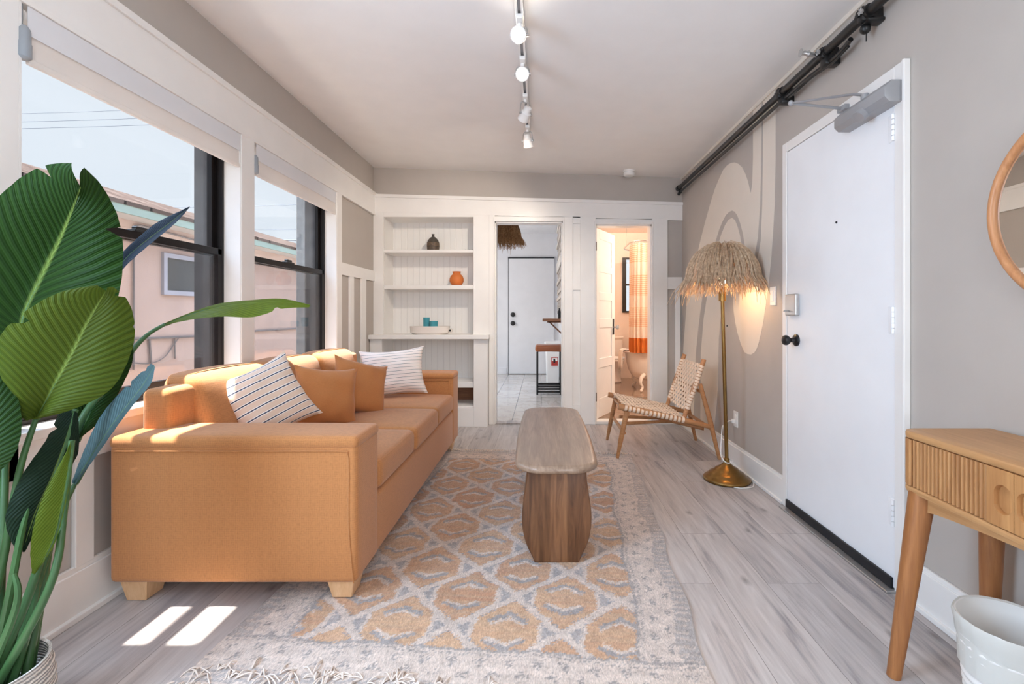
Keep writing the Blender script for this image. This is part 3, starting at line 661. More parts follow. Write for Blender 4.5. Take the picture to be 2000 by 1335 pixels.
bm = new(); box(bm, XL+.03, x1+.02, 4.84, yb, .385, .44, bev=.003); mesh_obj('lower_shelf', bm, M['white'], bc, smooth=False)
bm = new(); box(bm, x0-.02, x1+.02, YB-.06, yb, .175, .20); mesh_obj('bottom_panel', bm, M['white'], bc, smooth=False)
bm = new(); box(bm, x0-.02, x1+.02, yb-.01, yb+.02, .19, .39); mesh_obj('gap_shade_panel', bm, M['shelfwood'], bc, smooth=False).__setitem__('label', 'dark brown panel standing in for the shade in the lowest gap')  # dark panel stands in for the shadow inside the lowest gap

def shelfpt(px, py, Y=5.05): return at(px, py, Y)
c = shelfpt(846, 488); bm = new(); lathe(bm, [(.045, 0), (.062, .012), (.066, .06), (.064, .09), (.052, .12), (.03, .145), (.014, .155), (.013, .178), (.017, .182), (.001, .182)], (c.x, c.y, 1.797))
single('bottle_vase', bm, M['bottle'], 'dark brown banded bottle vase with narrow neck on the top shelf', 'vase')
c = shelfpt(892, 556); bm = new(); lathe(bm, [(.032, 0), (.055, .012), (.073, .045), (.074, .075), (.062, .105), (.042, .122), (.040, .138), (.047, .148), (.044, .150), (.036, .138), (.001, .12)], (c.x, c.y, 1.433))
single('round_vase', bm, M['terracotta'], 'round orange vase with short flared neck on the middle shelf', 'vase')
tr = thing('serving_tray', 'round white tray with raised rim and dark end hole on the bookcase counter', 'tray', (shelfpt(840, 650, 4.9).x, 4.9, .925))
c = tr.location; bm = new(); lathe(bm, [(.17, 0), (.2, .02), (.205, .082), (.197, .084), (.19, .03), (.16, .018), (.001, .018)], c, 40, sx=1, sy=.68); mesh_obj('dish', bm, M['ceramic'], tr)
bm = new(); box(bm, c.x+.2, c.x+.226, c.y-.04, c.y+.04, .02+c.z, .058+c.z, bev=.008); lathe(bm, [(.009, 0), (.009, .003), (.001, .003)], n=12, mat=Matrix.Translation((c.x+.213, c.y-.041, c.z+.04)) @ Matrix.Rotation(PI/2, 4, 'X'))
h = mesh_obj('handle', bm, M['ceramic'], tr, smooth=False)
bm = new(); lathe(bm, [(.011, 0), (.011, .004), (.001, .004)], n=14, mat=Matrix.Translation((c.x+.213, c.y-.0415, c.z+.04)) @ Matrix.Rotation(PI/2, 4, 'X')); mesh_obj('handle_hole', bm, M['black'], h)
for px, r, hh, lab in ((832, .034, .155, 'taller turquoise glass tumbler standing on the white tray'), (848, .042, .118, 'shorter wider turquoise glass tumbler on the white tray')):
    q = shelfpt(px, 636, 4.9); bm = new(); lathe(bm, [(r*.9, 0), (r, hh), (r*.92, hh), (r*.84, .008), (.001, .008)], (q.x, 4.92 if r < .036 else 4.88, .9435), 24)
    single('tumbler', bm, M['aqua'], lab, 'glass', 'turquoise tumblers on the tray')
q = shelfpt(822, 640, 4.85); bm = new(); ball(bm, (q.x, 4.84, .972), .028, 12, (1.3, 1, 1))
for k in range(10): a = k*.63; ball(bm, (q.x+.026*math.cos(a), 4.84+.02*math.sin(a), .968+.008*(k % 3)), .012, 6)
single('seed_pod', bm, M['bean'], 'small knobbly brown seed pod lying on the white tray', 'decoration')
q = shelfpt(917, 489, 5.0); bm = new()
for k in range(7): ball(bm, (q.x-.045+k*.015, 5.0+.01*math.sin(k*2), 1.797+.007), .008, 8)
single('bead_string', bm, M['rubber'], 'short string of dark beads at the end of the top shelf', 'beads')
# ================================================================== sofa
sofa = thing('sofa', 'long apricot orange three-seat sofa with box arms under the windows', 'sofa', (-1.18, 2.95, 0))
SX0, SXB, SXF = -1.665, -1.50, -.709; SY0, SY1, SY2, SY3 = 1.83, 2.08, 3.83, 4.07
for a, c in ((SY0, SY1), (SY2, SY3)):
    bm = new(); soft(bm, SX0, SXF, a, c, .085, .625, .022, n=4)
    arm = mesh_obj('arm', bm, M['sofa'], sofa)
    bm = new(); soft(bm, SX0-.002, SXF+.004, a-.005, c+.004, .600, .652, .024, (0, 0, .006), n=6); mesh_obj('arm_pad', bm, M['sofa'], arm)
    yf = a if a == SY0 else c
    bm = new(); yy = a-.0015
    tube(bm, smooth_path([(SXF-.012, yy, .09), (SXF-.03, yy, .3), (SXF-.03, yy, .52), (SXF-.035, yy, .585), (SXF-.06, yy-.001, .596), (SXF-.3, yy-.002, .597), (SX0+.02, yy-.002, .597)], 6), .0028, 6); mesh_obj('piping', bm, M['sofa'], arm)
bm = new(); soft(bm, SX0+.05, SXF-.004, SY1-.02, SY2+.02, .085, .345, .02, n=4); mesh_obj('seat_base', bm, M['sofa'], sofa)
bm = new()
def lean(p): return Vector((p.x-(p.z-.35)*.05, p.y, p.z))
soft(bm, SX0+.02, -1.52, SY0+.12, SY3-.12, .2, .815, .03, (0, 0, .01), n=8); mesh_obj('back', bm, M['sofa'], sofa)
w = (SY2-SY1)/3
for k in range(3):
    a, c = SY1+k*w, SY1+(k+1)*w
    bm = new(); soft(bm, -1.46, SXF+(.012 if k == 1 else .006), a+.003, c-.003, .352, .487, .035, (.004, 0, .018), n=8); mesh_obj('seat_cushion', bm, M['sofa'], sofa)
    bm = new(); soft(bm, -1.66, -1.40, a+.003, c-.003, .46, .852, .045, (.02, 0, .012), n=8, fn=lambda p: Vector((p.x-(p.z-.46)*.30*(1 if p.x > -1.53 else .1), p.y, p.z))); mesh_obj('back_cushion', bm, M['sofa'], sofa)
for x, y in ((SX0+.025, SY0+.02), (SXF-.125, SY0+.02), (SX0+.025, SY3-.14), (SXF-.125, SY3-.14)):
    bm = new(); box(bm, x, x+.105, y, y+.12, 0, .088)
    for v in bm.verts:
        if v.co.z < .01: v.co.x = x+.0525+(v.co.x-x-.0525)*.72; v.co.y = y+.06+(v.co.y-y-.06)*.72
    z0 = .012 if (x > -1 and y < 3.85) else 0.0
    for v in bm.verts: v.co.z = max(v.co.z, z0)
    bmesh.ops.bevel(bm, geom=bm.edges[:], offset=.003, segments=1, affect='EDGES'); mesh_obj('foot', bm, M['pine'], sofa, smooth=False)

def pillow(name, label, c, w, h, th, normal, roll, mat, group=None, cr=0):
    n = Vector(normal).normalized(); up = Vector((0, 0, 1)); r_ = up.cross(n).normalized(); u_ = n.cross(r_)
    cs, sn = math.cos(roll), math.sin(roll); R, U = r_*cs+u_*sn, u_*cs-r_*sn
    bm = new(); uvl = bm.loops.layers.uv.new('UVMap'); N = 26; V = {}; rnd = random.Random(hash(label) % 1000)
    for s in (0, 1):
        for i in range(N+1):
            for j in range(N+1):
                if s and (i in (0, N) or j in (0, N)): V[(s, i, j)] = V[(0, i, j)]; continue
                u, v = 2*i/N-1, 2*j/N-1
                pin = .20; x = u*(1-pin*(1-u*u)*0-pin*.75*(1-v*v)*abs(u)**3*.9); y = v*(1-pin*.75*(1-u*u)*abs(v)**3*.9)
                t = ((1-abs(u)**2.6)*(1-abs(v)**2.6))**.62
                p = Vector((x*w/2, y*h/2, 0)); nz = noise.noise(Vector((u*2.2+rnd.random()*0+c[0]*9, v*2.2, c[1]*5)))*.012
                wr = math.sin(9*math.atan2(v, u)+3)*.004*(max(abs(u), abs(v))**3)
                d = t*th/2*(1 if s == 0 else -1)+(nz+wr)*(1 if s == 0 else -1)*(t > 0)
                V[(s, i, j)] = bm.verts.new(Vector(c)+R*p.x+U*p.y+n*d)
    for s in (0, 1):
        for i in range(N):
            for j in range(N):
                q = [(s, i, j), (s, i+1, j), (s, i+1, j+1), (s, i, j+1)]
                if s: q = q[::-1]
                f = face(bm, [V[k] for k in q])
                if f:
                    for lp, k in zip(f.loops, q): lp[uvl].uv = (k[1]/N, k[2]/N)
    return single(name, bm, mat, label, 'pillow', group, angle=80)
pillow('striped_pillow', 'pink and white pillow with bold navy stripes standing tilted near the front arm', at(524, 780, 2.36), .37, .38, .14, (.62, -.72, .34), .42, M['stripewide'])
pillow('orange_pillow', 'plain orange pillow right behind the bold striped one', at(638, 775, 2.74), .37, .36, .15, (.72, -.66, .28), -.14, M['cotton'])
pillow('orange_pillow', 'plain orange pillow leaning back, nearest the finely striped one', at(703, 756, 3.08), .38, .37, .15, (.74, -.58, .36), -.30, M['cotton'])
pillow('striped_pillow', 'white pillow with thin dark stripes in the corner by the far arm', at(769, 727, 3.62), .48, .37, .17, (.30, -.92, .22), .07, M['stripefine'])

# ================================================================== rug
RA = math.radians(4.8); ru = Vector((math.cos(RA), -math.sin(RA), 0)); rv = Vector((math.sin(RA), math.cos(RA), 0)); RW_, RL_ = 1.63, 2.50
RO = Vector((.725, 3.79, 0))-ru*RW_-rv*RL_
nx, ny = 300, 460
me = bpy.data.meshes.new('rug'); U, Vv = np.meshgrid(np.linspace(0, RW_, nx), np.linspace(0, RL_, ny)); rs = np.random.RandomState(3)
def smooth_noise(gx, gy, amp):
    g = rs.rand(gy+2, gx+2)*2-1; xs = U/RW_*gx; ys = Vv/RL_*gy; xi, yi = np.minimum(xs.astype(int), gx), np.minimum(ys.astype(int), gy); fx, fy = xs-xi, ys-yi
    fx = fx*fx*(3-2*fx); fy = fy*fy*(3-2*fy)
    return amp*((g[yi, xi]*(1-fx)+g[yi, xi+1]*fx)*(1-fy)+(g[yi+1, xi]*(1-fx)+g[yi+1, xi+1]*fx)*fy)
px_ = U+smooth_noise(50, 80, .006)+smooth_noise(9, 14, .012)+rs.randn(ny, nx)*.003; py_ = Vv+smooth_noise(50, 80, .006)+smooth_noise(9, 14, .012)+rs.randn(ny, nx)*.003
C3 = lambda c: np.array(lin(c))
cream, tan, rust, grey, blue, pink = C3((205, 188, 176)), C3((200, 164, 132)), C3((182, 136, 106)), C3((160, 151, 146)), C3((150, 147, 149)), C3((204, 180, 166))
col = np.zeros((ny, nx, 3)); col[:] = cream
bord = .215; end_b = .222; iu = px_-bord; iv = py_-end_b; fw, fl = RW_-2*bord, RL_-2*end_b
inside = (iu > 0) & (iu < fw) & (iv > 0) & (iv < fl)
a_, b_ = iu/.40+.12, iv/.40+.25; p_, q_ = a_+b_, a_-b_
ip, iq = np.floor(p_), np.floor(q_); fp, fq = p_-ip-.5, q_-iq-.5
dist = .5-np.maximum(abs(fp), abs(fq)); lx, ly = (fp+fq)/2, (fp-fq)/2
hsh = np.abs(np.sin(ip*12.98+iq*78.2)*43758.5) % 1
stre = smooth_noise(6, 220, 1.0)+smooth_noise(30, 400, .5)
fill = tan[None, None]*(1-(.5+.5*stre)[..., None]*.0)+(rust-tan)[None, None]*np.clip(hsh*.7+.45*stre, 0, 1)[..., None]
fill = np.where((abs(lx) > .335)[..., None], blue*.4+grey*.4+cream*.2, fill)
fill = np.where(((abs(lx) > .29) & (abs(lx) <= .335))[..., None], cream, fill)
chev = abs(abs(ly)-(.235-.55*abs(lx))) < .026
fill = np.where((chev & (abs(lx) < .19))[..., None], grey*.75+blue*.25, fill)
chev2 = abs(abs(ly)-(.185-.55*abs(lx))) < .02
fill = np.where((chev2 & (abs(lx) < .16))[..., None], cream, fill)
line = np.where((dist < .055)[..., None], cream, fill)
line = np.where(((dist < .075) & (dist > .055) & (rs.rand(ny, nx) < .35))[..., None], blue, line)
col = np.where(inside[..., None], line, col)
edge = np.minimum(np.minimum(px_, RW_-px_), 9); ev = np.minimum(py_, RL_-py_)
def tri(s, t, per, off):      # little woven triangles along a border: s along, t across (0..1)
    ph = (s/per+off) % 1-.5; return (np.abs(ph) < .30*(1-t)) & (t > .1) & (t < .95)
for s_, e_ in ((px_, ev), (py_, edge)):
    is_end = e_ is ev; other = edge if is_end else ev
    B = end_b if is_end else bord; zone = (e_ < B) & ((ev < end_b) if is_end else (ev >= end_b-.0))
    if not is_end: zone &= ~(ev < end_b)
    def put(m, c, pr=1.0):
        global col
        mm = zone & m & (rs.rand(ny, nx) < pr); col = np.where(mm[..., None], c, col)
    put(e_ > B-.012, grey); put((e_ > B-.03) & (e_ < B-.02), grey, .5)
    t0, t1 = (B-.042, B-.085) if is_end else (B-.05, B-.09)
    put(tri(s_, (t0-e_)/(t0-t1), .095, 0), grey*.95, .6)
    t0, t1 = (B-.125, B-.088) if is_end else (B-.135, B-.10)
    put(tri(s_, (e_-t0)/(t1-t0), .095, .5), grey*.9, .6)
    put(e_ < (.072 if is_end else .07), grey*1.15)
    if is_end: put((e_ < .072) & ((py_*150).astype(int) % 3 == 0), cream)
    else: put((e_ < .066) & (e_ > .014) & ((s_/.036) % 1 < .42), cream*.9, .85)
    put((e_ < .078) & (e_ > .072), cream)
put = None
col = np.clip(col*(1+smooth_noise(60, 90, .10)+.07*stre+rs.randn(ny, nx)*.07)[..., None], 0, 1)
zz = .010+smooth_noise(60, 100, .0016)+rs.randn(ny, nx)*.0009+smooth_noise(5, 7, .0015)
zz[0, :] = zz[-1, :] = .002; zz[:, 0] = zz[:, -1] = .002
wob = smooth_noise(3, 9, .014)
X = RO.x+(U+wob*(U > RW_/2))*ru.x+Vv*rv.x; Y = RO.y+U*ru.y+Vv*rv.y
co = np.stack([X, Y, zz], -1).reshape(-1, 3).astype('f'); ii = np.arange(nx*ny).reshape(ny, nx)
qd = np.stack([ii[:-1, :-1], ii[:-1, 1:], ii[1:, 1:], ii[1:, :-1]], -1).reshape(-1, 4)
me.vertices.add(len(co)); me.vertices.foreach_set('co', co.ravel()); me.loops.add(qd.size); me.loops.foreach_set('vertex_index', qd.ravel().astype('i'))
me.polygons.add(len(qd)); me.polygons.foreach_set('loop_start', np.arange(0, qd.size, 4, dtype='i')); me.update(calc_edges=True); me.validate()
at_ = me.color_attributes.new('woven', 'FLOAT_COLOR', 'POINT'); at_.data.foreach_set('color', np.concatenate([col.reshape(-1, 3), np.ones((nx*ny, 1))], 1).astype('f').ravel())
b = NB('woven wool rug'); vc = b.n('VertexColor', layer_name='woven'); w = b.noise(b.coord(scale=(1, .25, 1)), 260, 2)
M['rug'] = b.done(b.mix(.5, vc.outputs[0], b.mix(1.0, vc.outputs[0], b.ramp(w, [(.3, (.55, .55, .55)), (.7, (1.25, 1.25, 1.25))]), 'MULTIPLY')), .97, 0, b.bump(w, .5, .004), sheen=.3, spec=.1)
rug = thing('rug', 'flat woven rug with tan and grey diamond pattern and cream border on the plank floor', 'rug', RO+ru*(RW_/2)+rv*(RL_/2))
mesh_obj('woven_field', me, M['rug'], rug)
bm = new(); rnd = random.Random(5)
def tassel(p, d, n=5, ln=.06):
    for k in range(n):
        a = rnd.uniform(-.8, .8); dd = Vector((d.x*math.cos(a)-d.y*math.sin(a), d.x*math.sin(a)+d.y*math.cos(a), 0))*ln*rnd.uniform(.6, 1.2)
        side = Vector((-dd.y, dd.x, 0))*rnd.uniform(-.5, .5); z0 = .012
        tube(bm, smooth_path([p+Vector((0, 0, z0)), p+dd*.4+side*.5+Vector((0, 0, z0+rnd.uniform(.002, .012))), p+dd*.8+side+Vector((0, 0, z0-.003)), p+dd+side*.4+Vector((0, 0, z0-.004))], 3), [.0022]*9+[.0014], 5)
for k in range(46):
    t = .02+.0125*k; s = rnd.uniform(.55, 1); 
    if t < .32 or rnd.random() < .55: tassel(RO+ru*(t*RW_)+rv*rnd.uniform(.03, .075), (rv*.3+ru*rnd.uniform(-.8, .8)).normalized() if rnd.random() < .6 else -rv, 3, .07*s)
for t in (.27, .28, .29, .40, .41, .42, .88, .89, .90): tassel(RO+ru*(t*RW_)+rv*.06, (rv*.8+ru*.4).normalized(), 4, .055)
for k in range(90): tassel(RO+ru*(k/89*RW_)+rv*RL_, rv, 2, .05)
for k in range(60): tassel(RO+ru*(k/59*RW_)+rv*.004, -rv, 2, .05)
fringe = mesh_obj('fringe', bm, M['fringe'], rug); fringe['kind'] = 'stuff'

# ================================================================== coffee table
ct = thing('coffee_table', 'long narrow rounded brown wood coffee table on the rug', 'coffee table', (.075, 2.75, 0))
TZ = .46; tx0, ty0, ty1 = .070, 2.07, 3.43
def half(y):
    t = (y-ty0)/(ty1-ty0); w = .178+.018*math.sin(PI*min(1, max(0, t)))
    e = min(t, 1-t)*(ty1-ty0); r = .12
    if e < r: w *= (1-.50*(1-e/r)**2.8)
    return w
ys = [ty0+(ty1-ty0)*(.5-.5*math.cos(PI*k/40)) for k in range(41)]
bm = new(); R = [Vector((tx0+half(y), y, 0)) for y in ys]; Lf = [Vector((tx0-half(y), y, 0)) for y in ys[::-1]]; out = R+Lf; cen = sum(out, Vector())/len(out)
prof = [(0, .0, TZ-.036), (0, .012, TZ-.033), (0, .020, TZ-.026), (0, .022, TZ-.016), (0, .017, TZ-.006), (0, .006, TZ-.001), (0, -.004, TZ)]
rings = []; no = len(out)
for _, d, z in prof:
    ring = []
    for i, p in enumerate(out):
        tg = (out[(i+1) % no]-out[i-1]); nn = Vector((tg.y, -tg.x, 0)).normalized(); ring.append(bm.verts.new(p+nn*(d-.016)+Vector((0, 0, z))))
    rings.append(ring)
for A, B in zip(rings, rings[1:]):
    for i in range(no): face(bm, [A[i], A[(i+1) % no], B[(i+1) % no], B[i]])
nh = no//2
for k in range(nh-1):
    for rg_ in (rings[0], rings[-1]): face(bm, [rg_[k], rg_[k+1], rg_[no-2-k], rg_[no-1-k]])
mesh_obj('table_top', bm, M['mango'], ct)
pw = [(0, .100), (.03, .112), (.08, .136), (.14, .152), (.20, .157), (.26, .153), (.32, .144), (.38, .136), (TZ-.03, .134)]
for y0, y1 in ((2.135, 2.40), (3.08, 3.34)):
    pr = smooth_path([Vector((w, 0, z)) for z, w in pw], 4); pts = [Vector((tx0+p.x, y0, .008+p.z*.985)) for p in pr]+[Vector((tx0-p.x, y0, .008+p.z*.985)) for p in pr[::-1]]
    bm = new(); prism(bm, pts, (0, y1-y0, 0), bev=.008); mesh_obj('pedestal', bm, M['stave'], ct, angle=50)
# ================================================================== straw shades
def straw_shade(name, c, ztop, zrim, rtop, rmax, n, hang, mat, parent, seed, lift=0):
    """dome of combed straw: every strand follows the dome, then hangs free below the rim"""
    rnd = random.Random(seed); c = Vector(c); bm = new()
    def prof(t): a = t*PI/2*.93; return rtop+(rmax-rtop)*math.sin(a)**1.12, zrim+(ztop-zrim)*math.cos(a)
    for k in range(n):
        a = rnd.uniform(0, 2*PI); t0 = rnd.random()**.65*.72; sw = rnd.gauss(0, .10); off = rnd.uniform(.0, .022)+.01*rnd.random(); hg = hang*rnd.uniform(.25, 1.15)*(1 if rnd.random() < .9 else 1.6); fl = rnd.uniform(.15, 1.5)
        P_ = []
        for i in range(5):
            t = t0+(1-t0)*i/4; r, z = prof(t); aa = a+sw*i/4; P_.append(c+Vector(((r+off)*math.cos(aa), (r+off)*math.sin(aa), z+rnd.uniform(-.003, .003)+off*.6)))
        r, z = prof(1); aa = a+sw*1.25+rnd.gauss(0, .04)
        P_.append(c+Vector(((r+off+hg*fl*.35)*math.cos(aa), (r+off+hg*fl*.35)*math.sin(aa), z-hg*.5))); aa += rnd.gauss(0, .05)
        P_.append(c+Vector(((r+off+hg*fl*.5)*math.cos(aa), (r+off+hg*fl*.5)*math.sin(aa), z-hg)))
        w = rnd.uniform(.0026, .0072); tube(bm, P_, [w*.7, w, w, w, w*.9, w*.6, w*.25], 3, cap=False)
    sh = mesh_obj(name, bm, mat, parent, smooth=False)
    bm = new(); rr = []
    for i in range(13):
        r, z = prof(i/12*.74); rr.append((r-.004, z-.004))
    lathe(bm, rr, c, 36); 
    bmesh.ops.delete(bm, geom=[f for f in bm.faces if len(f.verts) > 6 and f.calc_center_median().z < zrim+.05], context='FACES_ONLY')
    mesh_obj('shade_lining', bm, mat, sh)
    return sh
def point(name, loc, e, color, r=.03): return lamp(name, 'POINT', loc, e, color, shadow_soft_size=r)

fl = thing('floor_lamp', 'brass floor lamp with shaggy straw dome shade lit from inside', 'floor lamp', (1.262, 3.24, 0))
c = Vector((1.262, 3.24, 0))
bm = new(); lathe(bm, [(.150, 0), (.154, .006), (.154, .014), (.147, .022), (.135, .030), (.120, .040), (.114, .050), (.098, .058), (.080, .070), (.072, .082), (.055, .090), (.036, .104), (.022, .118), (.018, .135), (.020, .142), (.014, .150), (.001, .152)], c, 48); mesh_obj('base', bm, M['brass'], fl, angle=60)
pt = Vector((1.222, 3.215, 1.275)); d = pt-(c+Vector((0, 0, .14)))
bm = new()
for a, e in ((0, .335), (.335, .67), (.67, 1)):
    p, q = c+Vector((0, 0, .14))+d*a, c+Vector((0, 0, .14))+d*e; cyl(bm, p, q, .0125, 16); ball(bm, q, .0138, 12, (1, 1, .5))
mesh_obj('pole', bm, M['brass'], fl)
bm = new(); cyl(bm, pt-Vector((0, 0, .06)), pt+Vector((0, 0, .0)), .024, 16); cyl(bm, pt, pt+Vector((0, 0, .05)), .019, 16); mesh_obj('socket', bm, M['brass'], fl)
bm = new(); ball(bm, pt+Vector((0, 0, .085)), .03, 16, (1, 1, 1.25)); mesh_obj('bulb', bm, M['bulb'], fl)
sc_ = Vector((1.225, 3.215, 0))
sh = straw_shade('lamp_shade', sc_, 1.595, 1.335, .012, .212, 1050, .10, M['straw'], fl, 11)
bm = new()
for k in range(3): a = k*2*PI/3+.4; cyl(bm, pt+Vector((.02*math.cos(a), .02*math.sin(a), .03)), sc_+Vector((.20*math.cos(a), .20*math.sin(a), 1.36)), .002, 6)
mesh_obj('shade_carrier', bm, M['brass'], fl)
point('floor_lamp_light', pt+Vector((0, 0, .10)), 11, (1, .62, .30), .035)
op = on_right(1436, 822, XR-.006)
bm = new(); tube(bm, smooth_path([op+Vector((-.02, 0, 0)), op+Vector((-.07, -.02, -.01)), op+Vector((-.10, -.10, -.14)), (1.27, 3.33, .35), (1.215, 3.22, .20), (1.205, 3.16, .165), (1.235, 3.155, .140), (1.285, 3.19, .140), (1.29, 3.25, .138)], 8), .0035, 8)
tube(bm, smooth_path([(1.32, 3.30, .075), (1.40, 3.32, .03), (1.418, 3.27, .006), (1.415, 3.18, .005), (1.37, 3.09, .005), (1.29, 3.07, .005), (1.25, 3.09, .005)], 8), .0035, 8)
box(bm, op.x-.028, op.x-.004, op.y-.014, op.y+.014, op.z-.014, op.z+.014, bev=.004)
mesh_obj('power_cord', bm, M['plastic'], fl)

# ================================================================== woven lounge chair
lc = thing('lounge_chair', 'low teak lounge chair with woven pale leather seat and back beside the floor lamp', 'chair', (.99, 3.98, 0))
yn, yf = 3.70, 4.26
for y, s in ((yn, -1), (yf, 1)):
    bm = new(); tube(bm, [(.592, y-.004 if s < 0 else y+.02, .013 if s < 0 else 0), (.62, y, .16), (.665, y+.0, .372)], [.012, .019, .021], 12); mesh_obj('front_leg', bm, M['teak'], lc)
    bm = new(); tube(bm, [(1.385, y, 0), (1.315, y, .29), (1.235, y, .585)], [.013, .02, .016], 12); mesh_obj('rear_leg', bm, M['teak'], lc)
    bm = new(); tube(bm, [(1.113, y+s*-.028, .30), (1.195, y+s*-.028, .545), (1.275, y+s*-.028, .775)], [.017, .021, .018], 12); mesh_obj('back_post', bm, M['teak'], lc)
    bm = new(); tube(bm, [(.60, y+s*-.0, .412), (.80, y, .372), (1.10, y, .305), (1.33, y, .25)], [.020, .022, .021, .014], 12, flatten=1.15); mesh_obj('seat_rail', bm, M['teak'], lc)
for z, x, n in ((.372, .655, 'stretcher'), (.235, 1.325, 'stretcher'), (.52, 1.255, 'stretcher'), (.205, .645, 'stretcher')):
    bm = new(); cyl(bm, (x, yn, z), (x, yf, z), .014, 12); mesh_obj(n, bm, M['teak'], lc)
for y0, y1 in ((yn+.02, yf-.05), (yn+.22, yf+.02)):
    bm = new(); tube(bm, [(.655, y0 if y0 < 3.8 else y0+.05, .275), (1.0, (y0+y1)/2, .235), (1.34, y1 if y0 < 3.8 else y0, .185)], .013, 10); mesh_obj('brace', bm, M['teak'], lc)
def weave(name, o, u, v, nu, nv, w=.0095):
    """basket weave of leather straps: o corner, u and v edge vectors"""
    bm = new(); o, u, v = Vector(o), Vector(u), Vector(v); n = u.cross(v).normalized(); S = 4
    def strap(i, N, Mx, a, b_, par):
        c0 = o+a*((i+.5)/N); hw = a.normalized()*w; prev = None
        for k in range(Mx*S+1):
            t = k/(Mx*S); ph = math.cos(t*Mx*PI+PI*((i+par) % 2)); p = c0+b_*t+n*(.004*ph); cur = [bm.verts.new(p-hw+n*.0016), bm.verts.new(p+hw+n*.0016), bm.verts.new(p+hw-n*.0016), bm.verts.new(p-hw-n*.0016)]
            if prev:
                for q in range(4): face(bm, [prev[q], prev[(q+1) % 4], cur[(q+1) % 4], cur[q]])
            prev = cur
    for i in range(nu): strap(i, nu, nv, u, v, 0)
    for j in range(nv): strap(j, nv, nu, v, u, 1)
    return mesh_obj(name, bm, M['strap'], lc, smooth=False)
sv = Vector((1.12-.635, 0, .307-.410))
weave('woven_seat', (.635, yn-.014, .427), (0, yf-yn+.028, 0), sv, 17, 14, .0100)
weave('woven_back', (1.137, yn+.018, .365), (0, yf-yn-.036, 0), (.128, 0, .372), 16, 12, .0105)
for a, r, hh in (((.635, .41), .0245, 1), ((1.205, .555), .022, 2)):      # straps wrapped round the rails
    N = 15
    for y in ((yn, yf) if hh == 1 else (yn+.028, yf-.028)):
        bm = new()
        for k in range(N):
            t = (k+.5)/N; p = (Vector((.64, y, .404))+sv*t*.98-Vector((0, 0, 0.0))) if hh == 1 else Vector((1.142, y, .385))+Vector((.118, 0, .345))*t
            dr = sv.normalized() if hh == 1 else Vector((.32, 0, .95)).normalized(); cyl(bm, p-dr*.0095, p+dr*.0095, r, 10)
        mesh_obj('strap_wraps', bm, M['strap'], lc)

# ================================================================== console table
cs = thing('console_table', 'honey wood console with reeded drawer front and tapered legs under the mirror', 'console table', (1.29, .98, 0))
cx0, cx1, cy1, cy0 = 1.134, 1.43, 1.516, .46
def plan(inset, r=.05, x1=cx1):
    p = []
    for k in range(9): a = k/8*PI/2; p.append((cx0+inset+r-r*math.cos(a), cy1-inset-r+r*math.sin(a)))
    q = [(x, cy0+cy1-y) for x, y in p]
    return [(x1, cy1-inset)]+p[::-1]+q+[(x1, cy0+inset)]
def slabz(name, z0, z1, inset, mat, bev):
    bm = new(); prism(bm, [(x, y, z0) for x, y in plan(inset)], (0, 0, z1-z0), bev=bev); return mesh_obj(name, bm, M[mat], cs, angle=45)
slabz('top', .738, .760, 0, 'oaky', .006); slabz('bottom_panel', .573, .592, 0, 'oaky', .005); slabz('carcass', .590, .740, .018, 'oaky', 0)
def front(y0, y1, step, name):
    bm = new(); n = int(round((y1-y0)/step)); X = cx0+.006
    for k in range(n):
        a = y0+k*step; pts = [Vector((X-.0+.004-.008*math.sin(PI*t/6), a+step*t/6*.96+.0002, .594)) for t in range(7)]+[Vector((X+.014, a+step, .594)), Vector((X+.014, a, .594))]
        prism(bm, pts, (0, 0, .142))
    return mesh_obj(name, bm, M['oakz'], cs, angle=60)
dr = front(1.213, 1.462, .01383, 'reeded_front')
# reeds going round the corner
bm = new(); r = .046
for k in range(6):
    a = (k+.5)/6*PI/2; p = Vector((cx0+.006+r-r*math.cos(a), cy1-.006-r+r*math.sin(a), .594)); cyl(bm, p, p+Vector((0, 0, .142)), .0068, 10)
for k in range(20): p = Vector((cx0+.006+r+.007+k*.0118, cy1-.0075, .594)); cyl(bm, p, p+Vector((0, 0, .142)), .0062, 8)
mesh_obj('corner_reeds', bm, M['oakz'], cs)
def pull_panel(y0, y1, yc):
    bm = new(); X = cx0+.0; zc = .664; hw, hh = .0235, .036; loop = []
    for k in range(24):
        a = 2*PI*k/24; loop.append((yc+hw*math.cos(a), zc+(hh-hw)*(1 if math.sin(a) >= 0 else -1)+hw*math.sin(a)))
    o = [bm.verts.new((X, y, z)) for y, z in loop]; i_ = [bm.verts.new((X+.012, yc+(y-yc)*.92, zc+(z-zc)*.94)) for y, z in loop]
    cor = [bm.verts.new((X, y, z)) for y, z in ((y1, .737), (y0, .737), (y0, .594), (y1, .594))]
    for k in range(24): face(bm, [o[k], o[(k+1) % 24], i_[(k+1) % 24], i_[k]])
    face(bm, i_[::-1])
    def ci(k): return int(((k+.0)/24*4)) % 4
    for k in range(24):
        face(bm, [o[k], cor[ci(k)], o[(k+1) % 24]])
        if ci((k+1) % 24) != ci(k): face(bm, [o[(k+1) % 24], cor[ci(k)], cor[ci((k+1) % 24)]])
    bk = [bm.verts.new((X+.016, v.co.y, v.co.z)) for v in cor]
    for k in range(4): face(bm, [cor[k], bk[k], bk[(k+1) % 4], cor[(k+1) % 4]])
    return mesh_obj('drawer_panel', bm, M['oakz'], cs, smooth=False)
pull_panel(1.143, 1.2125, 1.170); pull_panel(1.072, 1.1415, 1.112)
front(.52, 1.071, .0118, 'reeded_front')
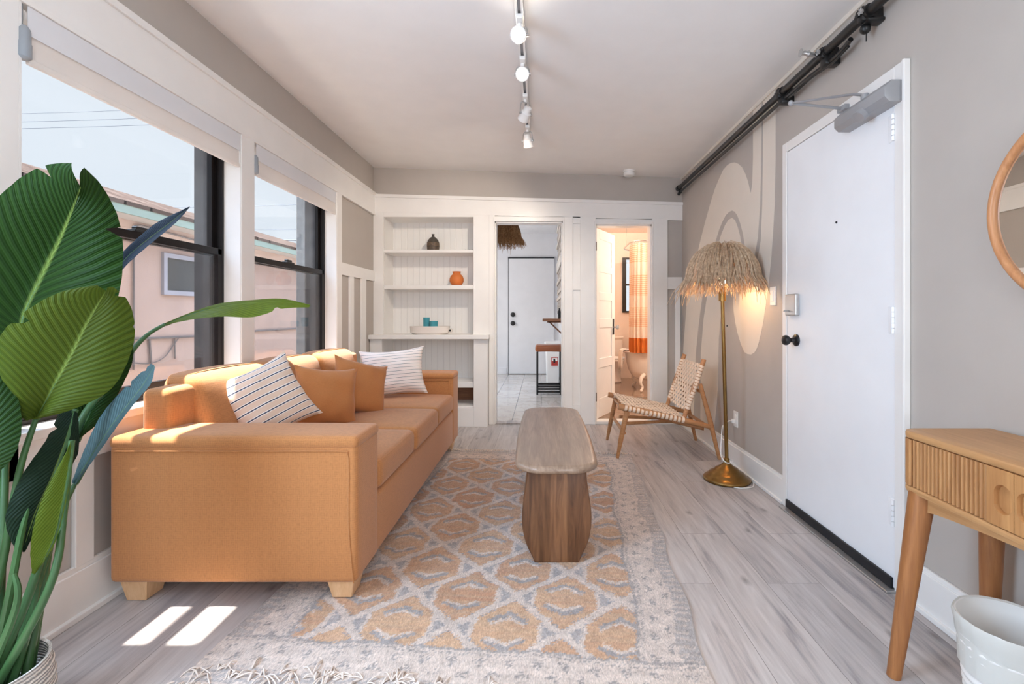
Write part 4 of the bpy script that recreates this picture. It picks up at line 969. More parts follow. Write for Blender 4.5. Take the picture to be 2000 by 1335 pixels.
def leg(x0, y0, x1, y1):
    bm = new(); tube(bm, [(x0, y0, .575), (x0+(x1-x0)*.04, y0+(y1-y0)*.04, .552), (x1, y1, 0)], [.034, .034, .019], 20); mesh_obj('leg', bm, M['oakleg'], cs)
leg(1.165, 1.455, 1.092, 1.475); leg(1.385, 1.46, 1.384, 1.475); leg(1.175, .53, 1.10, .49); leg(1.385, .53, 1.40, .49)
bm = new(); zt = .574
for x in (1.165, 1.38):
    pts = [Vector((x-.010, 1.455, zt))]+[Vector((x-.010, 1.455-(1.455-.53)*k/16, zt-.052+.036*math.sin(PI*k/16)**.7)) for k in range(17)]+[Vector((x-.010, .53, zt))]
    prism(bm, pts, (.02, 0, 0))
pts = [Vector((1.165, 1.445, zt)), Vector((1.165, 1.445, zt-.052)), Vector((1.275, 1.445, zt-.02)), Vector((1.385, 1.445, zt-.052)), Vector((1.385, 1.445, zt))]; prism(bm, pts, (0, .02, 0))
mesh_obj('apron', bm, M['oaky'], cs, smooth=False)

# ================================================================== mirror
mi = thing('wall_mirror', 'round wood framed mirror hanging on the wall above the console', 'mirror', (XR-.01, 1.19, 1.42))
def blob(k, n, d=0):
    a = 2*PI*k/n; r = .322*(1+.035*math.cos(2*a+.6)+.02*math.cos(3*a-1))+d; return 1.193+r*math.cos(a), 1.430+r*math.sin(a)
n = 72; bm = new(); path = [Vector((XR-.014, *blob(k, n, -.012))) for k in range(n)]; rings = []
for k in range(n):
    t = (path[(k+1) % n]-path[k-1]).normalized(); nn = t.cross(Vector((1, 0, 0))); rings.append([bm.verts.new(path[k]+nn*(.013*math.cos(a))+Vector((1, 0, 0))*(.014*math.sin(a))) for a in [2*PI*j/12 for j in range(12)]])
for k in range(n):
    A, B = rings[k], rings[(k+1) % n]
    for j in range(12): face(bm, [A[j], A[(j+1) % 12], B[(j+1) % 12], B[j]])
mesh_obj('frame', bm, M['rattan'], mi)
bm = new(); prism(bm, [Vector((XR-.012, *blob(k, n, -.014))) for k in range(n)], (.008, 0, 0)); mesh_obj('mirror_glass', bm, M['mirror'], mi, smooth=False)

# ================================================================== waste bin with liner
bn = thing('waste_bin', 'white plastic waste bin with a translucent liner under the console', 'waste bin', (1.268, 1.285, 0))
c = Vector((1.268, 1.285, 0)); bm = new(); pr = [(.085, 0), (.09, .004)]
for k in range(109): z = .01+.27*k/108; pr.append((.090+.026*k/108+.0022*math.sin(k/9*2*PI), z))
pr += [(.118, .284), (.118, .290), (.113, .290), (.088, .012), (.001, .01)]
lathe(bm, pr, c, 48); mesh_obj('bin_body', bm, M['plastic'], bn)
bm = new(); N = 64; rg = []
for r, z in ((.108, .15), (.113, .24), (.1145, .288), (.1195, .2935), (.1225, .286), (.1185, .262), (.1155, .235)):
    rg.append([bm.verts.new(c+Vector(((r+.0010*math.sin(k*5.1+z*40)+.0015*math.sin(k*2.3))*math.cos(2*PI*k/N), (r+.0010*math.sin(k*5.1+z*40))*math.sin(2*PI*k/N), z-(.008*math.sin(k*.35) if z == .235 else 0)))) for k in range(N)])
for A, B in zip(rg, rg[1:]):
    for k in range(N): face(bm, [A[k], A[(k+1) % N], B[(k+1) % N], B[k]])
M['liner'] = flat('translucent white liner', (240, 240, 236), .25, var=.02, translucent=.45); mesh_obj('bin_liner', bm, M['liner'], bn)

# ================================================================== plant
PB = Vector((-1.425, 1.205, 0))
pl = thing('potted_bird_of_paradise', 'big leafed green plant in a white woven basket left of the sofa', 'plant', PB)
bm = new(); pr = [(.115, 0)]+[(.118+.022*math.sin(PI*k/22*.9)+.0025*math.sin(k*2.2), .21*k/20) for k in range(21)]+[(.131, .217), (.124, .215)]+[(.112+.022*math.sin(PI*(10-k)/11*.9), .20-.015*k) for k in range(8)]+[(.001, .09)]
lathe(bm, pr, PB, 56); mesh_obj('basket', bm, M['rope'], pl)
bm = new(); lathe(bm, [(.118, .08), (.118, .11), (.06, .125), (.001, .12)], PB, 24); mesh_obj('soil', bm, M['rubber'], pl).__setitem__('label', 'dark soil')
def leaf(rib, left, right, mat, notches=(), fold=.015, curl=0.0, stem=None, n=56, m=7, sr=(.011, .006)):
    """rib: (px, py, depth) stations along the midrib; left / right: (px, py, depth) edge stations, all evenly spread along the blade"""
    Rb, Le, Ri = [smooth_path([at(*q) for q in s], 12) for s in (rib, left, right)]
    def samp(path, t): f = t*(len(path)-1); i = min(int(f), len(path)-2); return path[i].lerp(path[i+1], f-i)
    bm = new(); uvl = bm.loops.layers.uv.new('UVMap'); G = []
    for i in range(n+1):
        t = i/n; c0 = samp(Rb, t); row = []
        for s, E in ((-1, Le), (1, Ri)):
            e = samp(E, t); depth = 1
            for sd, tt, wd, fr in notches:
                if sd == s and abs(t-tt) < wd: depth = min(depth, fr+(1-fr)*abs(t-tt)/wd)
            vs = []
            for j in range(1, m+1):
                u = j/m*depth; p = c0.lerp(e, u); nrm = Vector((.25, -.95, .2)).normalized()
                p = p+nrm*(fold*math.sin(PI*u*.8)*(1 if curl >= 0 else -1)+curl*u*u*.0)+Vector((0, .0006*math.sin(t*70+u*3), 0)); vs.append((p, .5+s*u*.5*1, t))
            row = vs[::-1]+row if s < 0 else row+[(c0, .5, t)]+vs
        G.append([(bm.verts.new(p), (u, tt)) for p, u, tt in row])
    for A, B in zip(G, G[1:]):
        for k in range(len(A)-1):
            q = [A[k], A[k+1], B[k+1], B[k]]; f = face(bm, [v for v, _ in q])
            if f:
                for lp, (_, uv) in zip(f.loops, q): lp[uvl].uv = uv
    o = mesh_obj('leaf', bm, mat, pl, angle=75)
    sp_ = []
    bm = new(); k = max(2, int(len(Rb)*.90)); rr = [sr[1]*(1-.86*i/k) for i in range(k)]; tube(bm, [p+Vector((.0, .004, -.001)) for p in Rb[:k]], rr, 8)
    if stem:
        S = smooth_path([Vector(q) if isinstance(q, Vector) else at(*q) for q in stem]+[Rb[0]], 8); tube(bm, S, [sr[0]+(sr[1]-sr[0])*i/(len(S)-1) for i in range(len(S))], 10)
    mesh_obj('petiole', bm, M['stem'], o)
    return o
def root(dx, dy): return PB+Vector((dx, dy, .13))
# upper dark leaf
leaf([(40, 660, 1.40), (46, 615, 1.40), (81, 540, 1.40), (114, 474, 1.39), (134, 428, 1.37), (149, 392, 1.35), (158, 366, 1.34)],
     [(-10, 690, 1.40), (-95, 600, 1.34), (-80, 480, 1.31), (-10, 402, 1.30), (48, 350, 1.30), (98, 326, 1.31), (146, 322, 1.32)],
     [(90, 690, 1.40), (175, 650, 1.43), (231, 592, 1.45), (245, 500, 1.45), (236, 430, 1.43), (205, 368, 1.40), (170, 331, 1.36)],
     M['leafdark'], [(-1, .80, .022, .60), (1, .60, .014, .45)], .02, 0, [root(.02, .02), (5, 1050, 1.30), (16, 800, 1.38)])
# middle lighter leaf
leaf([(70, 818, 1.28), (88, 785, 1.28), (112, 740, 1.275), (140, 690, 1.27), (168, 635, 1.26), (190, 597, 1.25), (208, 568, 1.24)],
     [(60, 822, 1.28), (35, 800, 1.25), (2, 712, 1.22), (8, 655, 1.205), (62, 605, 1.20), (125, 572, 1.20), (196, 558, 1.21)],
     [(78, 818, 1.28), (145, 800, 1.30), (215, 765, 1.32), (250, 715, 1.33), (268, 650, 1.32), (256, 592, 1.29), (226, 562, 1.26)],
     M['leafmid'], [(-1, .60, .03, .72), (1, .90, .022, .55), (1, .70, .006, .9)], .018, 0, [root(-.03, .0), (0, 1120, 1.25), (38, 920, 1.27)])
# low left leaf, mostly outside the frame
leaf([(-60, 960, 1.22), (-50, 900, 1.21), (-40, 830, 1.20), (-35, 760, 1.20), (-30, 690, 1.21)],
     [(-80, 955, 1.22), (-120, 890, 1.20), (-125, 810, 1.19), (-100, 730, 1.19), (-40, 680, 1.21)],
     [(-40, 950, 1.22), (25, 898, 1.23), (47, 828, 1.24), (28, 745, 1.24), (-20, 680, 1.22)], M['leafdark'], (), .012, 0, [root(-.05, -.03), (-60, 1100, 1.2)])
# dark blade pointing up to the window, seen on edge
leaf([(200, 560, 1.62), (245, 505, 1.66), (285, 470, 1.70), (325, 440, 1.73), (350, 420, 1.75), (371, 404, 1.76)],
     [(190, 555, 1.62), (236, 497, 1.66), (274, 461, 1.70), (305, 436, 1.73), (338, 419, 1.75), (370, 404, 1.76)],
     [(206, 566, 1.60), (250, 516, 1.64), (294, 477, 1.68), (333, 445, 1.71), (353, 426, 1.74), (371, 405, 1.76)], M['leafnavy'], (), .004, 0, [root(.05, .07), (120, 900, 1.45), (150, 680, 1.56)])
# long horizontal leaf in front of the windows
leaf([(322, 633, 1.72), (375, 613, 1.75), (430, 599, 1.78), (490, 591, 1.80), (550, 589, 1.82), (606, 596, 1.83)],
     [(322, 631, 1.72), (378, 608, 1.76), (432, 592, 1.80), (490, 586, 1.83), (550, 583, 1.84), (606, 595, 1.83)],
     [(324, 634, 1.72), (380, 623, 1.70), (434, 618, 1.71), (495, 619, 1.73), (552, 603, 1.76), (604, 600, 1.82)], M['leaflight'], [(1, .76, .03, .6)], .003, 0, [root(.06, .05), (135, 880, 1.40), (215, 745, 1.55), (262, 680, 1.64), (290, 652, 1.68)])
# bluish upright leaf in front of the sofa
leaf([(146, 945, 1.42), (185, 880, 1.46), (220, 828, 1.49), (255, 783, 1.51), (280, 750, 1.53), (302, 713, 1.55)],
     [(142, 940, 1.42), (165, 880, 1.48), (196, 815, 1.53), (235, 767, 1.55), (268, 735, 1.56), (296, 710, 1.56)],
     [(150, 945, 1.42), (195, 882, 1.42), (236, 824, 1.44), (270, 780, 1.47), (296, 748, 1.50), (304, 716, 1.54)], M['leafblue'], [(-1, .70, .03, .6), (-1, .90, .03, .6)], .006, 0, [root(.04, .03), (70, 1150, 1.28), (118, 1005, 1.37)])
# deep green leaf behind the lighter one
leaf([(150, 862, 1.52), (178, 800, 1.53), (205, 740, 1.54), (228, 690, 1.55), (250, 640, 1.56)],
     [(146, 855, 1.52), (140, 790, 1.50), (160, 720, 1.50), (190, 665, 1.51), (245, 632, 1.55)],
     [(158, 856, 1.52), (205, 815, 1.56), (240, 755, 1.58), (262, 700, 1.59), (258, 640, 1.57)], M['leafdark'], (), .012, 0, [root(.0, .06), (60, 1150, 1.33), (120, 960, 1.45)])
# near-black drooping leaf
leaf([(146, 800, 1.36), (128, 860, 1.33), (102, 930, 1.30), (70, 1000, 1.28), (45, 1075, 1.27)],
     [(155, 806, 1.36), (155, 885, 1.36), (118, 935, 1.33), (86, 1010, 1.31), (52, 1076, 1.28)],
     [(118, 805, 1.36), (92, 860, 1.31), (45, 930, 1.27), (14, 1010, 1.25), (32, 1070, 1.26)], M['leafblack'], [(-1, .45, .05, .8), (1, .16, .03, .6)], .01, 0, [root(.01, -.01), (60, 1150, 1.25), (130, 900, 1.33), (140, 830, 1.36)])
# slim bright leaf hanging in front
leaf([(139, 860, 1.30), (132, 920, 1.28), (120, 985, 1.26), (104, 1050, 1.25), (68, 1120, 1.245)],
     [(141, 862, 1.30), (139, 930, 1.29), (126, 1000, 1.28), (108, 1062, 1.27), (70, 1120, 1.245)],
     [(138, 870, 1.30), (108, 925, 1.26), (78, 990, 1.23), (62, 1060, 1.22), (64, 1116, 1.24)], M['leaflight'], (), .006, 0, [root(.03, -.02), (95, 1150, 1.24), (125, 1000, 1.29)])
for pts in ([root(-.01, .03), (15, 1180, 1.24), (52, 1000, 1.27), (92, 930, 1.30)], [root(.02, -.03), (30, 1190, 1.21), (28, 1120, 1.22)], [root(.05, .02), (66, 1180, 1.27), (75, 1040, 1.30), (110, 960, 1.33)]):
    bm = new(); S = smooth_path([p if isinstance(p, Vector) else at(*p) for p in pts], 8); tube(bm, S, [.011-.006*i/(len(S)-1) for i in range(len(S))], 8); mesh_obj('stem', bm, M['stem'], pl)
# ================================================================== sprinkler pipe along the door wall
pi_ = thing('sprinkler_pipe', 'black sprinkler pipe with clamps running high along the door wall', 'pipe', (XR-.065, 3.0, 2.38))
zx = 2.400; xm = XR-.065
bm = new(); tube(bm, [(xm, -.5, zx), (xm, 2.2, zx), (xm, 2.75, zx), (xm, 4.80, zx)], [.021, .021, .020, .018], 14); cyl(bm, (xm, 4.77, zx), (xm, 4.82, zx), .026, 14); mesh_obj('main_tube', bm, M['black'], pi_)
bm = new(); tube(bm, smooth_path([(xm+.012, 4.80, zx-.040), (xm+.012, 3.6, zx-.040), (xm+.012, 2.75, zx-.040), (xm+.010, 2.50, zx-.044), (xm+.014, 2.36, zx-.05), (xm+.010, 2.22, zx-.055), (xm+.0, 2.13, zx-.048)], 6), .011, 10); cyl(bm, (xm+.012, 4.77, zx-.040), (xm+.012, 4.83, zx-.05), .017, 12); mesh_obj('cable_tube', bm, M['black'], pi_)
bm = new(); tube(bm, smooth_path([(xm+.02, 2.72, zx-.048), (xm+.012, 2.6, zx-.056), (xm+.02, 2.48, zx-.047), (xm+.016, 2.30, zx-.068), (xm+.01, 2.16, zx-.062)], 6), .006, 8); mesh_obj('loose_cable', bm, M['black'], pi_)
for y, s in ((2.75, 1), (2.33, .9), (2.03, 1.1)):
    bm = new(); box(bm, xm-.026*s, XR-.001, y-.018, y+.018, zx-.030*s, zx+.026*s, bev=.006); box(bm, xm-.01, XR-.002, y-.03, y+.02, zx-(.066 if s <= 1 else .04), zx-.024, bev=.006); cyl(bm, (xm, y-.03*s, zx), (xm, y+.03*s, zx), .027*s, 12)
    if s > 1: ball(bm, (xm+.01, y+.02, zx-.05), .022, 10); cyl(bm, (xm+.015, y+.02, zx-.06), (xm+.018, y+.025, zx-.10), .003, 6)
    if y < 2.5: cyl(bm, (xm-.02, y, zx), (xm-.038, y, zx), .014, 8)
    mesh_obj('clamp', bm, M['black'], pi_)
for y in (2.33, 2.02):
    bm = new(); cyl(bm, (xm-.030, y-.012, zx-.002), (xm-.042, y-.012, zx-.002), .009, 6)
    for k in range(3): a = k*PI/3; cyl(bm, (xm-.04, y-.012-.014*math.cos(a), zx-.002-.014*math.sin(a)), (xm-.04, y-.012+.014*math.cos(a), zx-.002+.014*math.sin(a)), .0035, 6)
    mesh_obj('bolt', bm, M['satin'], pi_)
bm = new(); y = 2.36; tube(bm, [(xm-.02, y, zx+.006), (xm-.05, y, zx+.012), (xm-.06, y, zx+.014), (xm-.075, y, zx+.016), (xm-.09, y, zx+.018)], [.010, .010, .016, .008, .008], 12)
lathe(bm, [(.02, 0), (.02, .003), (.001, .003)], n=12, mat=Matrix.Translation((xm-.098, y, zx+.018)) @ RX); tube(bm, [(xm-.06, y-.014, zx+.014), (xm-.085, y-.016, zx+.018), (xm-.098, y, zx+.018)], .003, 6); tube(bm, [(xm-.06, y+.014, zx+.014), (xm-.085, y+.016, zx+.018), (xm-.098, y, zx+.018)], .003, 6)
mesh_obj('sprinkler_head', bm, M['satin'], pi_)

# ================================================================== track light
tk = thing('track_light', 'white ceiling track light with four spotlights, two of them lit', 'track light', (-.10, 3.0, 2.5))
tx = -.105
def tz(x=tx): return ceil_z(x)
bm = new(); zc_ = tz(); box(bm, tx-.020, tx-.008, 1.2, 3.72, zc_-.024, zc_+.002); box(bm, tx+.008, tx+.020, 1.2, 3.72, zc_-.024, zc_+.002); box(bm, tx-.02, tx+.02, 1.2, 3.72, zc_-.008, zc_+.002); box(bm, tx-.02, tx+.02, 3.70, 3.74, zc_-.024, zc_+.002)
mesh_obj('track', bm, M['white'], tk, smooth=False)
bm = new(); box(bm, tx-.008, tx+.008, 1.2, 3.70, zc_-.012, zc_-.0085); mesh_obj('track_slot', bm, M['steel'], tk, smooth=False)
def head(y, aim, lit, power, spread=110):
    bm = new(); box(bm, tx-.016, tx+.016, y-.05, y+.05, zc_-.045, zc_-.022, bev=.004); cyl(bm, (tx, y, zc_-.045), (tx, y, zc_-.062), .012, 12); hd = mesh_obj('spotlight_head', bm, M['white'], tk)
    c = Vector((tx, y+aim[1]*.03, zc_-.115)); d = Vector(aim).normalized(); q = d.to_track_quat('Z', 'Y').to_matrix().to_4x4(); T = Matrix.Translation(c) @ q
    bm = new(); lathe(bm, [(.016, -.055), (.024, -.050), (.026, -.02), (.034, -.012), (.035, .03), (.038, .036), (.038, .046), (.033, .046), (.030, .02), (.001, .012)], n=24, mat=T); mesh_obj('lamp_can', bm, M['white'], hd)
    s = q @ Vector((1, 0, 0)); up = Vector((tx, y, zc_-.062)); bm = new()
    for k in (-1, 1): tube(bm, smooth_path([up, up+s*.030*k+Vector((0, 0, -.004)), c+s*.041*k], 5), .004, 6)
    for k in (-1, 1): cyl(bm, c+s*.034*k, c+s*.046*k, .008, 8)
    mesh_obj('yoke', bm, M['satin'], hd)
    bm = new(); lathe(bm, [(.022, 0), (.022, .010), (.015, .018), (.001, .021)], n=20, mat=T @ Matrix.Translation((0, 0, .02))); mesh_obj('spot_bulb', bm, M['bulbspot'] if lit else M['bulbfar'], hd)
    lamp('spot', 'SPOT', c+d*.06, power, (1, .87, .72), d, spot_size=math.radians(spread), spot_blend=.9, shadow_soft_size=.05)
head(2.33, (-.10, -.88, -.45), True, 26); head(2.70, (0, -.88, -.45), True, 26); head(3.15, (-1, 1.75, -1.35), False, 34, 105); head(3.66, (.35, 1.2, -2.2), False, 9, 100)  # last two heads look off; their spots are added to brighten the far end

# ================================================================== small fixed things on ceiling and wall
c = Vector((.87, 4.72, ceil_z(.87))); bm = new(); lathe(bm, [(.058, .001), (.058, -.018), (.05, -.020), (.05, -.026), (.056, -.028), (.054, -.048), (.045, -.056), (.001, -.057)], c, 32)
single('smoke_detector', bm, M['plastic'], 'small white round smoke detector on the ceiling near the back wall', 'smoke detector')
def plate(name, px, py, w, h, label, cat):
    p = on_right(px, py); t = thing(name, label, cat, (XR, p.y, p.z-h/2)); bm = new(); box(bm, XR-.007, XR, p.y-w/2, p.y+w/2, p.z-h/2, p.z+h/2, bev=.003); mesh_obj('cover_plate', bm, M['plastic'], t, smooth=False); return t, p
t, p = plate('light_switch', 1511, 578, .072, .117, 'white rocker light switch on the wall between lamp shade and entry door', 'light switch')
bm = new(); box(bm, XR-.011, XR-.004, p.y-.016, p.y+.016, p.z-.033, p.z+.033, bev=.002); mesh_obj('rocker', bm, M['plastic'], t, smooth=False)
t, p = plate('power_outlet', 1438, 818, .072, .117, 'white wall outlet with the lamp cord plugged in above the baseboard', 'power outlet')
bm = new()
for s in (-1, 1): lathe(bm, [(.017, 0), (.017, .003), (.001, .003)], n=16, mat=Matrix.Translation((XR-.006, p.y, p.z+s*.02)) @ RX)
mesh_obj('socket_face', bm, M['plastic'], t)
p = on_right(1420, 636); bm = new(); lathe(bm, [(.008, -.002), (.008, .002), (.005, .003), (.001, .001)], n=14, mat=Matrix.Translation((XR, p.y, p.z)) @ RX); single('wall_anchor', bm, M['rubber'], 'small dark wall anchor in the wall right of the lamp pole', 'wall anchor')

# ================================================================== kitchen things
def kit(px, py, Y): return at(px, py, Y)
pd = thing('pendant_light', 'brown straw pendant shade hanging in the kitchen doorway', 'pendant lamp', (-.52, 6.0, 2.0))
straw_shade('lamp_shade', (-.52, 6.0, 0), 2.36, 2.06, .05, .24, 1000, .10, M['strawbrown'], pd, 4)
bm = new(); cyl(bm, (-.52, 6.0, 2.30), (-.52, 6.0, 2.70), .004, 8); mesh_obj('hanging_cord', bm, M['rubber'], pd)
bm = new(); ball(bm, (-.52, 6.0, 2.2), .035, 12); mesh_obj('bulb', bm, M['ceramic'], pd)
st_ = thing('counter_stool', 'backless stool with tan leather saddle seat and black metal frame in the kitchen', 'stool', (.15, 6.85, 0))
sx0, sx1, sy0, sy1 = -.085, .31, 6.72, 7.02
bm = new(); soft(bm, sx0, sx1, sy0, sy1, .60, .70, .035, (0, 0, -.012), n=5); mesh_obj('seat', bm, M['leatherb'], st_)
t_ = .014
for x in (sx0+.03, sx1-.03):
    for y in (sy0+.02, sy1-.02):
        bm = new(); box(bm, x-t_, x+t_, y-t_, y+t_, 0, .605); mesh_obj('leg', bm, M['black'], st_, smooth=False)
for z in (.04, .115):
    for y in (sy0+.02, sy1-.02):
        bm = new(); box(bm, sx0+.03, sx1-.03, y-t_, y+t_, z-t_, z+t_); mesh_obj('stretcher', bm, M['black'], st_, smooth=False)
for x in (sx0+.03, sx1-.03):
    bm = new(); box(bm, x-t_, x+t_, sy0+.02, sy1-.02, .16-t_, .16+t_); mesh_obj('footrest', bm, M['black'], st_, smooth=False)
ws = thing('wall_shelf', 'dark wood wall shelf with bracket above the kitchen stool', 'shelf', (.2, 7.1, 1.03))
bm = new(); box(bm, .02, .33, 6.85, 7.45, 1.035, 1.075, bev=.003); mesh_obj('board', bm, M['shelfwood'], ws, smooth=False)
bm = new(); box(bm, .09, .33, 7.1, 7.13, 1.012, 1.036); box(bm, .305, .33, 7.1, 7.13, .80, 1.036); prism(bm, [(.11, 7.1, 1.02), (.14, 7.1, 1.02), (.33, 7.1, .84), (.33, 7.1, .81)], (0, .03, 0)); mesh_obj('bracket', bm, M['shelfwood'], ws, smooth=False)
bm = new(); lathe(bm, [(.02, 0), (.022, .01), (.022, .10), (.010, .125), (.010, .15), (.001, .152)], (.265, 6.95, 1.075), 14); single('dark_bottle', bm, M['rubber'], 'slim dark bottle standing on the kitchen wall shelf', 'bottle')
kb = thing('kitchen_bin', 'tall white bin with lid and red sticker behind the kitchen stool', 'waste bin', (.18, 7.9, 0))
bm = new(); soft(bm, .07, .31, 7.78, 8.02, 0, .62, .03, n=3)
for v in bm.verts: f = .84+.16*v.co.z/.62; v.co.x = .19+(v.co.x-.19)*f; v.co.y = 7.9+(v.co.y-7.9)*f
mesh_obj('bin_body', bm, M['plastic'], kb)
bm = new(); soft(bm, .055, .325, 7.765, 8.03, .615, .695, .03, n=3); mesh_obj('lid', bm, M['plastic'], kb)
bm = new(); box(bm, .165, .275, 7.776, 7.784, .30, .435); sk = mesh_obj('sticker', bm, M['paper'], kb, smooth=False)
bm = new(); box(bm, .175, .265, 7.772, 7.778, .375, .425); mesh_obj('sticker_label', bm, M['plastic'], sk, smooth=False)
bm = new(); ball(bm, (.215, 7.774, .40), .02, 10, (1, .2, 1)); box(bm, .20, .232, 7.771, 7.776, .345, .395); mesh_obj('sticker_figure', bm, M['rubber'], sk)
# whitewashed brick strip on the kitchen's right wall
b = NB('whitewashed brick'); v = b.coord(rot=(PI/2, 0, PI/2)); br = b.n('TexBrick'); b.l(v, br.inputs[0]); br.inputs['Scale'].default_value = 1; br.inputs['Brick Width'].default_value = .21; br.inputs['Row Height'].default_value = .075; br.inputs['Mortar Size'].default_value = .008
br.inputs['Color1'].default_value = (*lin((232, 226, 218)), 1); br.inputs['Color2'].default_value = (*lin((198, 186, 174)), 1); br.inputs['Mortar'].default_value = (*lin((170, 160, 150)), 1)
M['brick'] = b.done(br.outputs['Color'], .85, 0, b.bump(br.outputs['Color'], .6, .01))
bm = new(); rnd = random.Random(2)
for k in range(30): z = 2.66-k*.056; box(bm, .33-rnd.uniform(.018, .05), .335, 6.9+rnd.uniform(-.1, .1), 8.75+rnd.uniform(-.1, .1), z-.052, z, bev=.004)
struct('wall_kitchen_brick', bm, M['brick'], smooth=False)

# ================================================================== bathroom things
tb = thing('clawfoot_tub', 'white clawfoot bathtub under the striped shower curtain', 'bathtub', (2.05, 7.26, 0))
tcx, tcy = 2.06, 7.26
def oval(s, z, n=44): return [(tcx+.80*s*math.copysign(abs(math.cos(2*PI*k/n))**.85, math.cos(2*PI*k/n)), tcy+.375*s*math.copysign(abs(math.sin(2*PI*k/n))**.85, math.sin(2*PI*k/n)), z) for k in range(n)]
bm = new(); sec = [(.52, .14), (.72, .15), (.84, .20), (.91, .30), (.95, .42), (.97, .53), (.985, .555), (1.03, .565), (1.045, .580), (1.03, .595), (.985, .597), (.94, .575), (.90, .42), (.84, .28), (.7, .2), (.3, .19)]
rg = [[bm.verts.new(p) for p in oval(s, z)] for s, z in sec]
for A, B in zip(rg, rg[1:]):
    for k in range(44): face(bm, [A[k], A[(k+1) % 44], B[(k+1) % 44], B[k]])
face(bm, rg[0][::-1]); face(bm, rg[-1]); mesh_obj('tub_body', bm, M['ceramic'], tb)
for x, y, sx, sy in ((1.50, 7.02, -1, -1), (1.50, 7.50, -1, 1), (2.62, 7.02, 1, -1), (2.62, 7.50, 1, 1)):
    bm = new(); tube(bm, smooth_path([(x+sx*-.02, y-sy*.02, .24), (x+sx*.03, y+sy*.03, .20), (x+sx*.045, y+sy*.05, .13), (x+sx*.015, y+sy*.03, .07), (x+sx*.03, y+sy*.055, .03)], 5), [.036-.016*min(1, i/12) for i in range(21)], 12); ball(bm, (x+sx*.04, y+sy*.065, .022), .022, 12); mesh_obj('claw_foot', bm, M['ceramic'], tb)
cu = thing('shower_curtain', 'white shower curtain with orange stripe bands and solid orange hem', 'shower curtain', (1.9, 6.9, .56))
path = smooth_path([(1.36, 7.22, 0), (1.335, 7.08, 0), (1.36, 6.95, 0), (1.46, 6.885, 0), (1.75, 6.88, 0), (2.6, 6.88, 0)], 24); bm = new(); prev = None
for i, p in enumerate(path):
    t = (path[min(i+1, len(path)-1)]-path[max(0, i-1)]).normalized(); n_ = Vector((t.y, -t.x, 0)); cur = []
    for z in np.linspace(.575, 2.165, 14):
        f = .018+.012*(2.165-z)/1.6; cur.append(bm.verts.new(Vector((p.x, p.y, z))+n_*(f*math.sin(i*.62+.6*math.sin(z*1.3)))))
    if prev:
        for k in range(13): face(bm, [prev[k], cur[k], cur[k+1], prev[k+1]])
    prev = cur
mesh_obj('curtain_cloth', bm, M['curtain'], cu)
bm = new()
for i in range(2, len(path), 8): p = path[i]; tube(bm, [Vector((p.x, p.y, 2.15)), Vector((p.x+.008, p.y, 2.18)), Vector((p.x, p.y, 2.215))], .003, 6)
mesh_obj('curtain_rings', bm, M['chrome'], cu)
rd = thing('shower_rod', 'oval chrome shower rod hung from the bathroom ceiling', 'shower rod', (1.9, 7.3, 2.2))
bm = new(); tube(bm, smooth_path([(2.9, 7.95, 2.2), (1.75, 7.95, 2.2), (1.46, 7.90, 2.2), (1.34, 7.70, 2.2), (1.325, 7.30, 2.2), (1.34, 7.04, 2.2), (1.46, 6.885, 2.2), (1.75, 6.875, 2.2), (2.9, 6.875, 2.2)], 8), .012, 10); mesh_obj('rod', bm, M['chrome'], rd)
bm = new(); cyl(bm, (1.335, 7.45, 2.2), (1.335, 7.45, 2.588), .004, 8); mesh_obj('support_wire', bm, M['chrome'], rd)
bl = thing('bathroom_bulb', 'bare glowing bulb on the bathroom ceiling above the shower rod', 'ceiling lamp', (1.42, 7.3, 2.5))
bm = new(); lathe(bm, [(.03, 0), (.03, -.02), (.018, -.03), (.018, -.05), (.001, -.05)], (1.42, 7.3, 2.59), 16); mesh_obj('lamp_holder', bm, M['chrome'], bl)
bm = new(); ball(bm, (1.42, 7.3, 2.50), .035, 14); mesh_obj('bulb', bm, M['bulb'], bl)
point('bathroom_light', (1.42, 7.25, 2.40), 13, (1, .84, .70), .06)
tl = bm = new(); rows = []
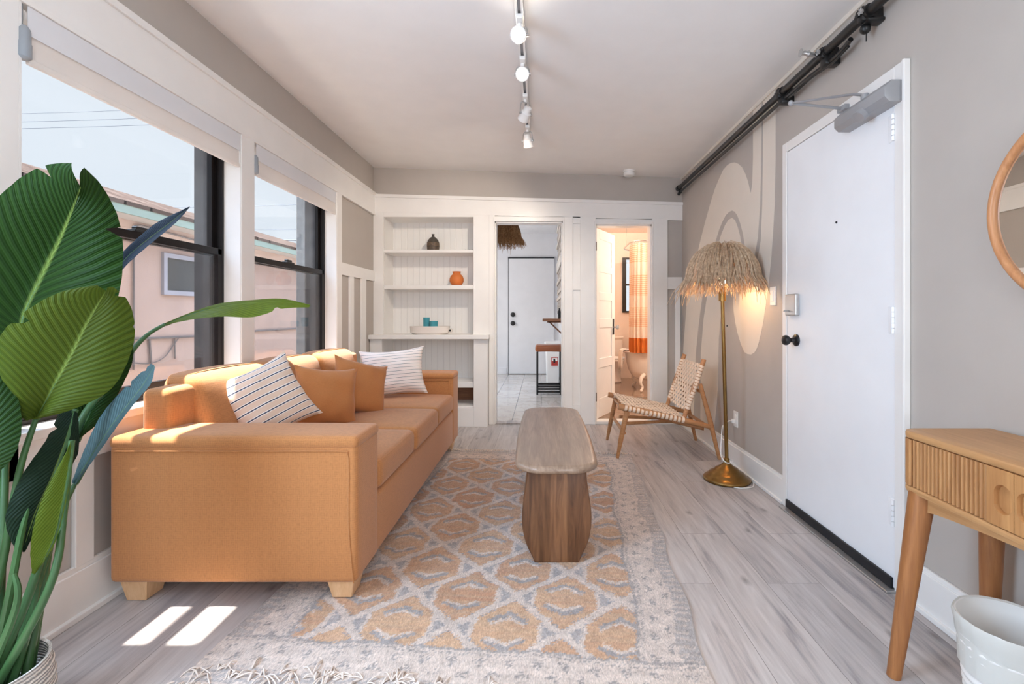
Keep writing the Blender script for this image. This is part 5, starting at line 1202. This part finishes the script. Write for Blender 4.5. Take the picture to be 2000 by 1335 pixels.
for i in range(13):
    y = 7.12+.26*i/12; row = []
    for k, (x, z) in enumerate(((1.22-.02, .30), (1.205, .42), (1.20, .54), (1.215, .592), (1.25, .606), (1.30, .602), (1.345, .57), (1.36, .50))):
        e = (y-7.25)**2*1.4; row.append(bm.verts.new((x+e-.012*math.sin(i*1.3)*(z < .5)-.01, y, z)))
    rows.append(row)
for A, B in zip(rows, rows[1:]):
    for k in range(7): face(bm, [A[k], A[k+1], B[k+1], B[k]])
ob = single('bath_towel', bm, M['towel'], 'white towel draped over the left end of the bathtub', 'towel'); md = ob.modifiers.new('thickness', 'SOLIDIFY'); md.thickness = .008
to = thing('toilet', 'white toilet standing behind the bathtub end by the open panelled door', 'toilet', (1.22, 8.1, 0))
bm = new(); lathe(bm, [(.12, 0), (.13, .02), (.11, .1), (.12, .22), (.17, .33), (.185, .37), (.17, .385), (.14, .37), (.09, .25), (.001, .2)], (1.22, 8.02, 0), 28, sx=1, sy=1.25); mesh_obj('bowl', bm, M['ceramic'], to)
bm = new(); lathe(bm, [(.185, 0), (.19, .012), (.185, .03), (.001, .034)], (1.22, 8.03, .388), 28, sx=1, sy=1.2); mesh_obj('seat_lid', bm, M['plastic'], to)
bm = new(); soft(bm, 1.02, 1.42, 8.29, 8.485, .37, .72, .03, n=3); mesh_obj('tank', bm, M['ceramic'], to)
bm = new(); soft(bm, 1.005, 1.435, 8.275, 8.49, .715, .755, .015, n=3); mesh_obj('tank_lid', bm, M['ceramic'], to)
# added lamp to brighten the tub, on the bathroom wall out of view
vl = thing('bath_fill_lamp', 'added unseen warm lamp on the bathroom wall to brighten the tub', 'fill lamp', (2.2, 5.1, 2.0))
bm = new(); box(bm, 2.0, 2.4, 5.06, 5.09, 1.95, 2.05, bev=.006); mesh_obj('back_plate', bm, M['chrome'], vl, smooth=False)
bm = new(); ball(bm, (2.2, 5.15, 2.0), .05, 14); mesh_obj('bulb', bm, M['bulb'], vl)
point('bath_fill_light', (2.1, 5.30, 1.95), 34, (1, .86, .74), .08)
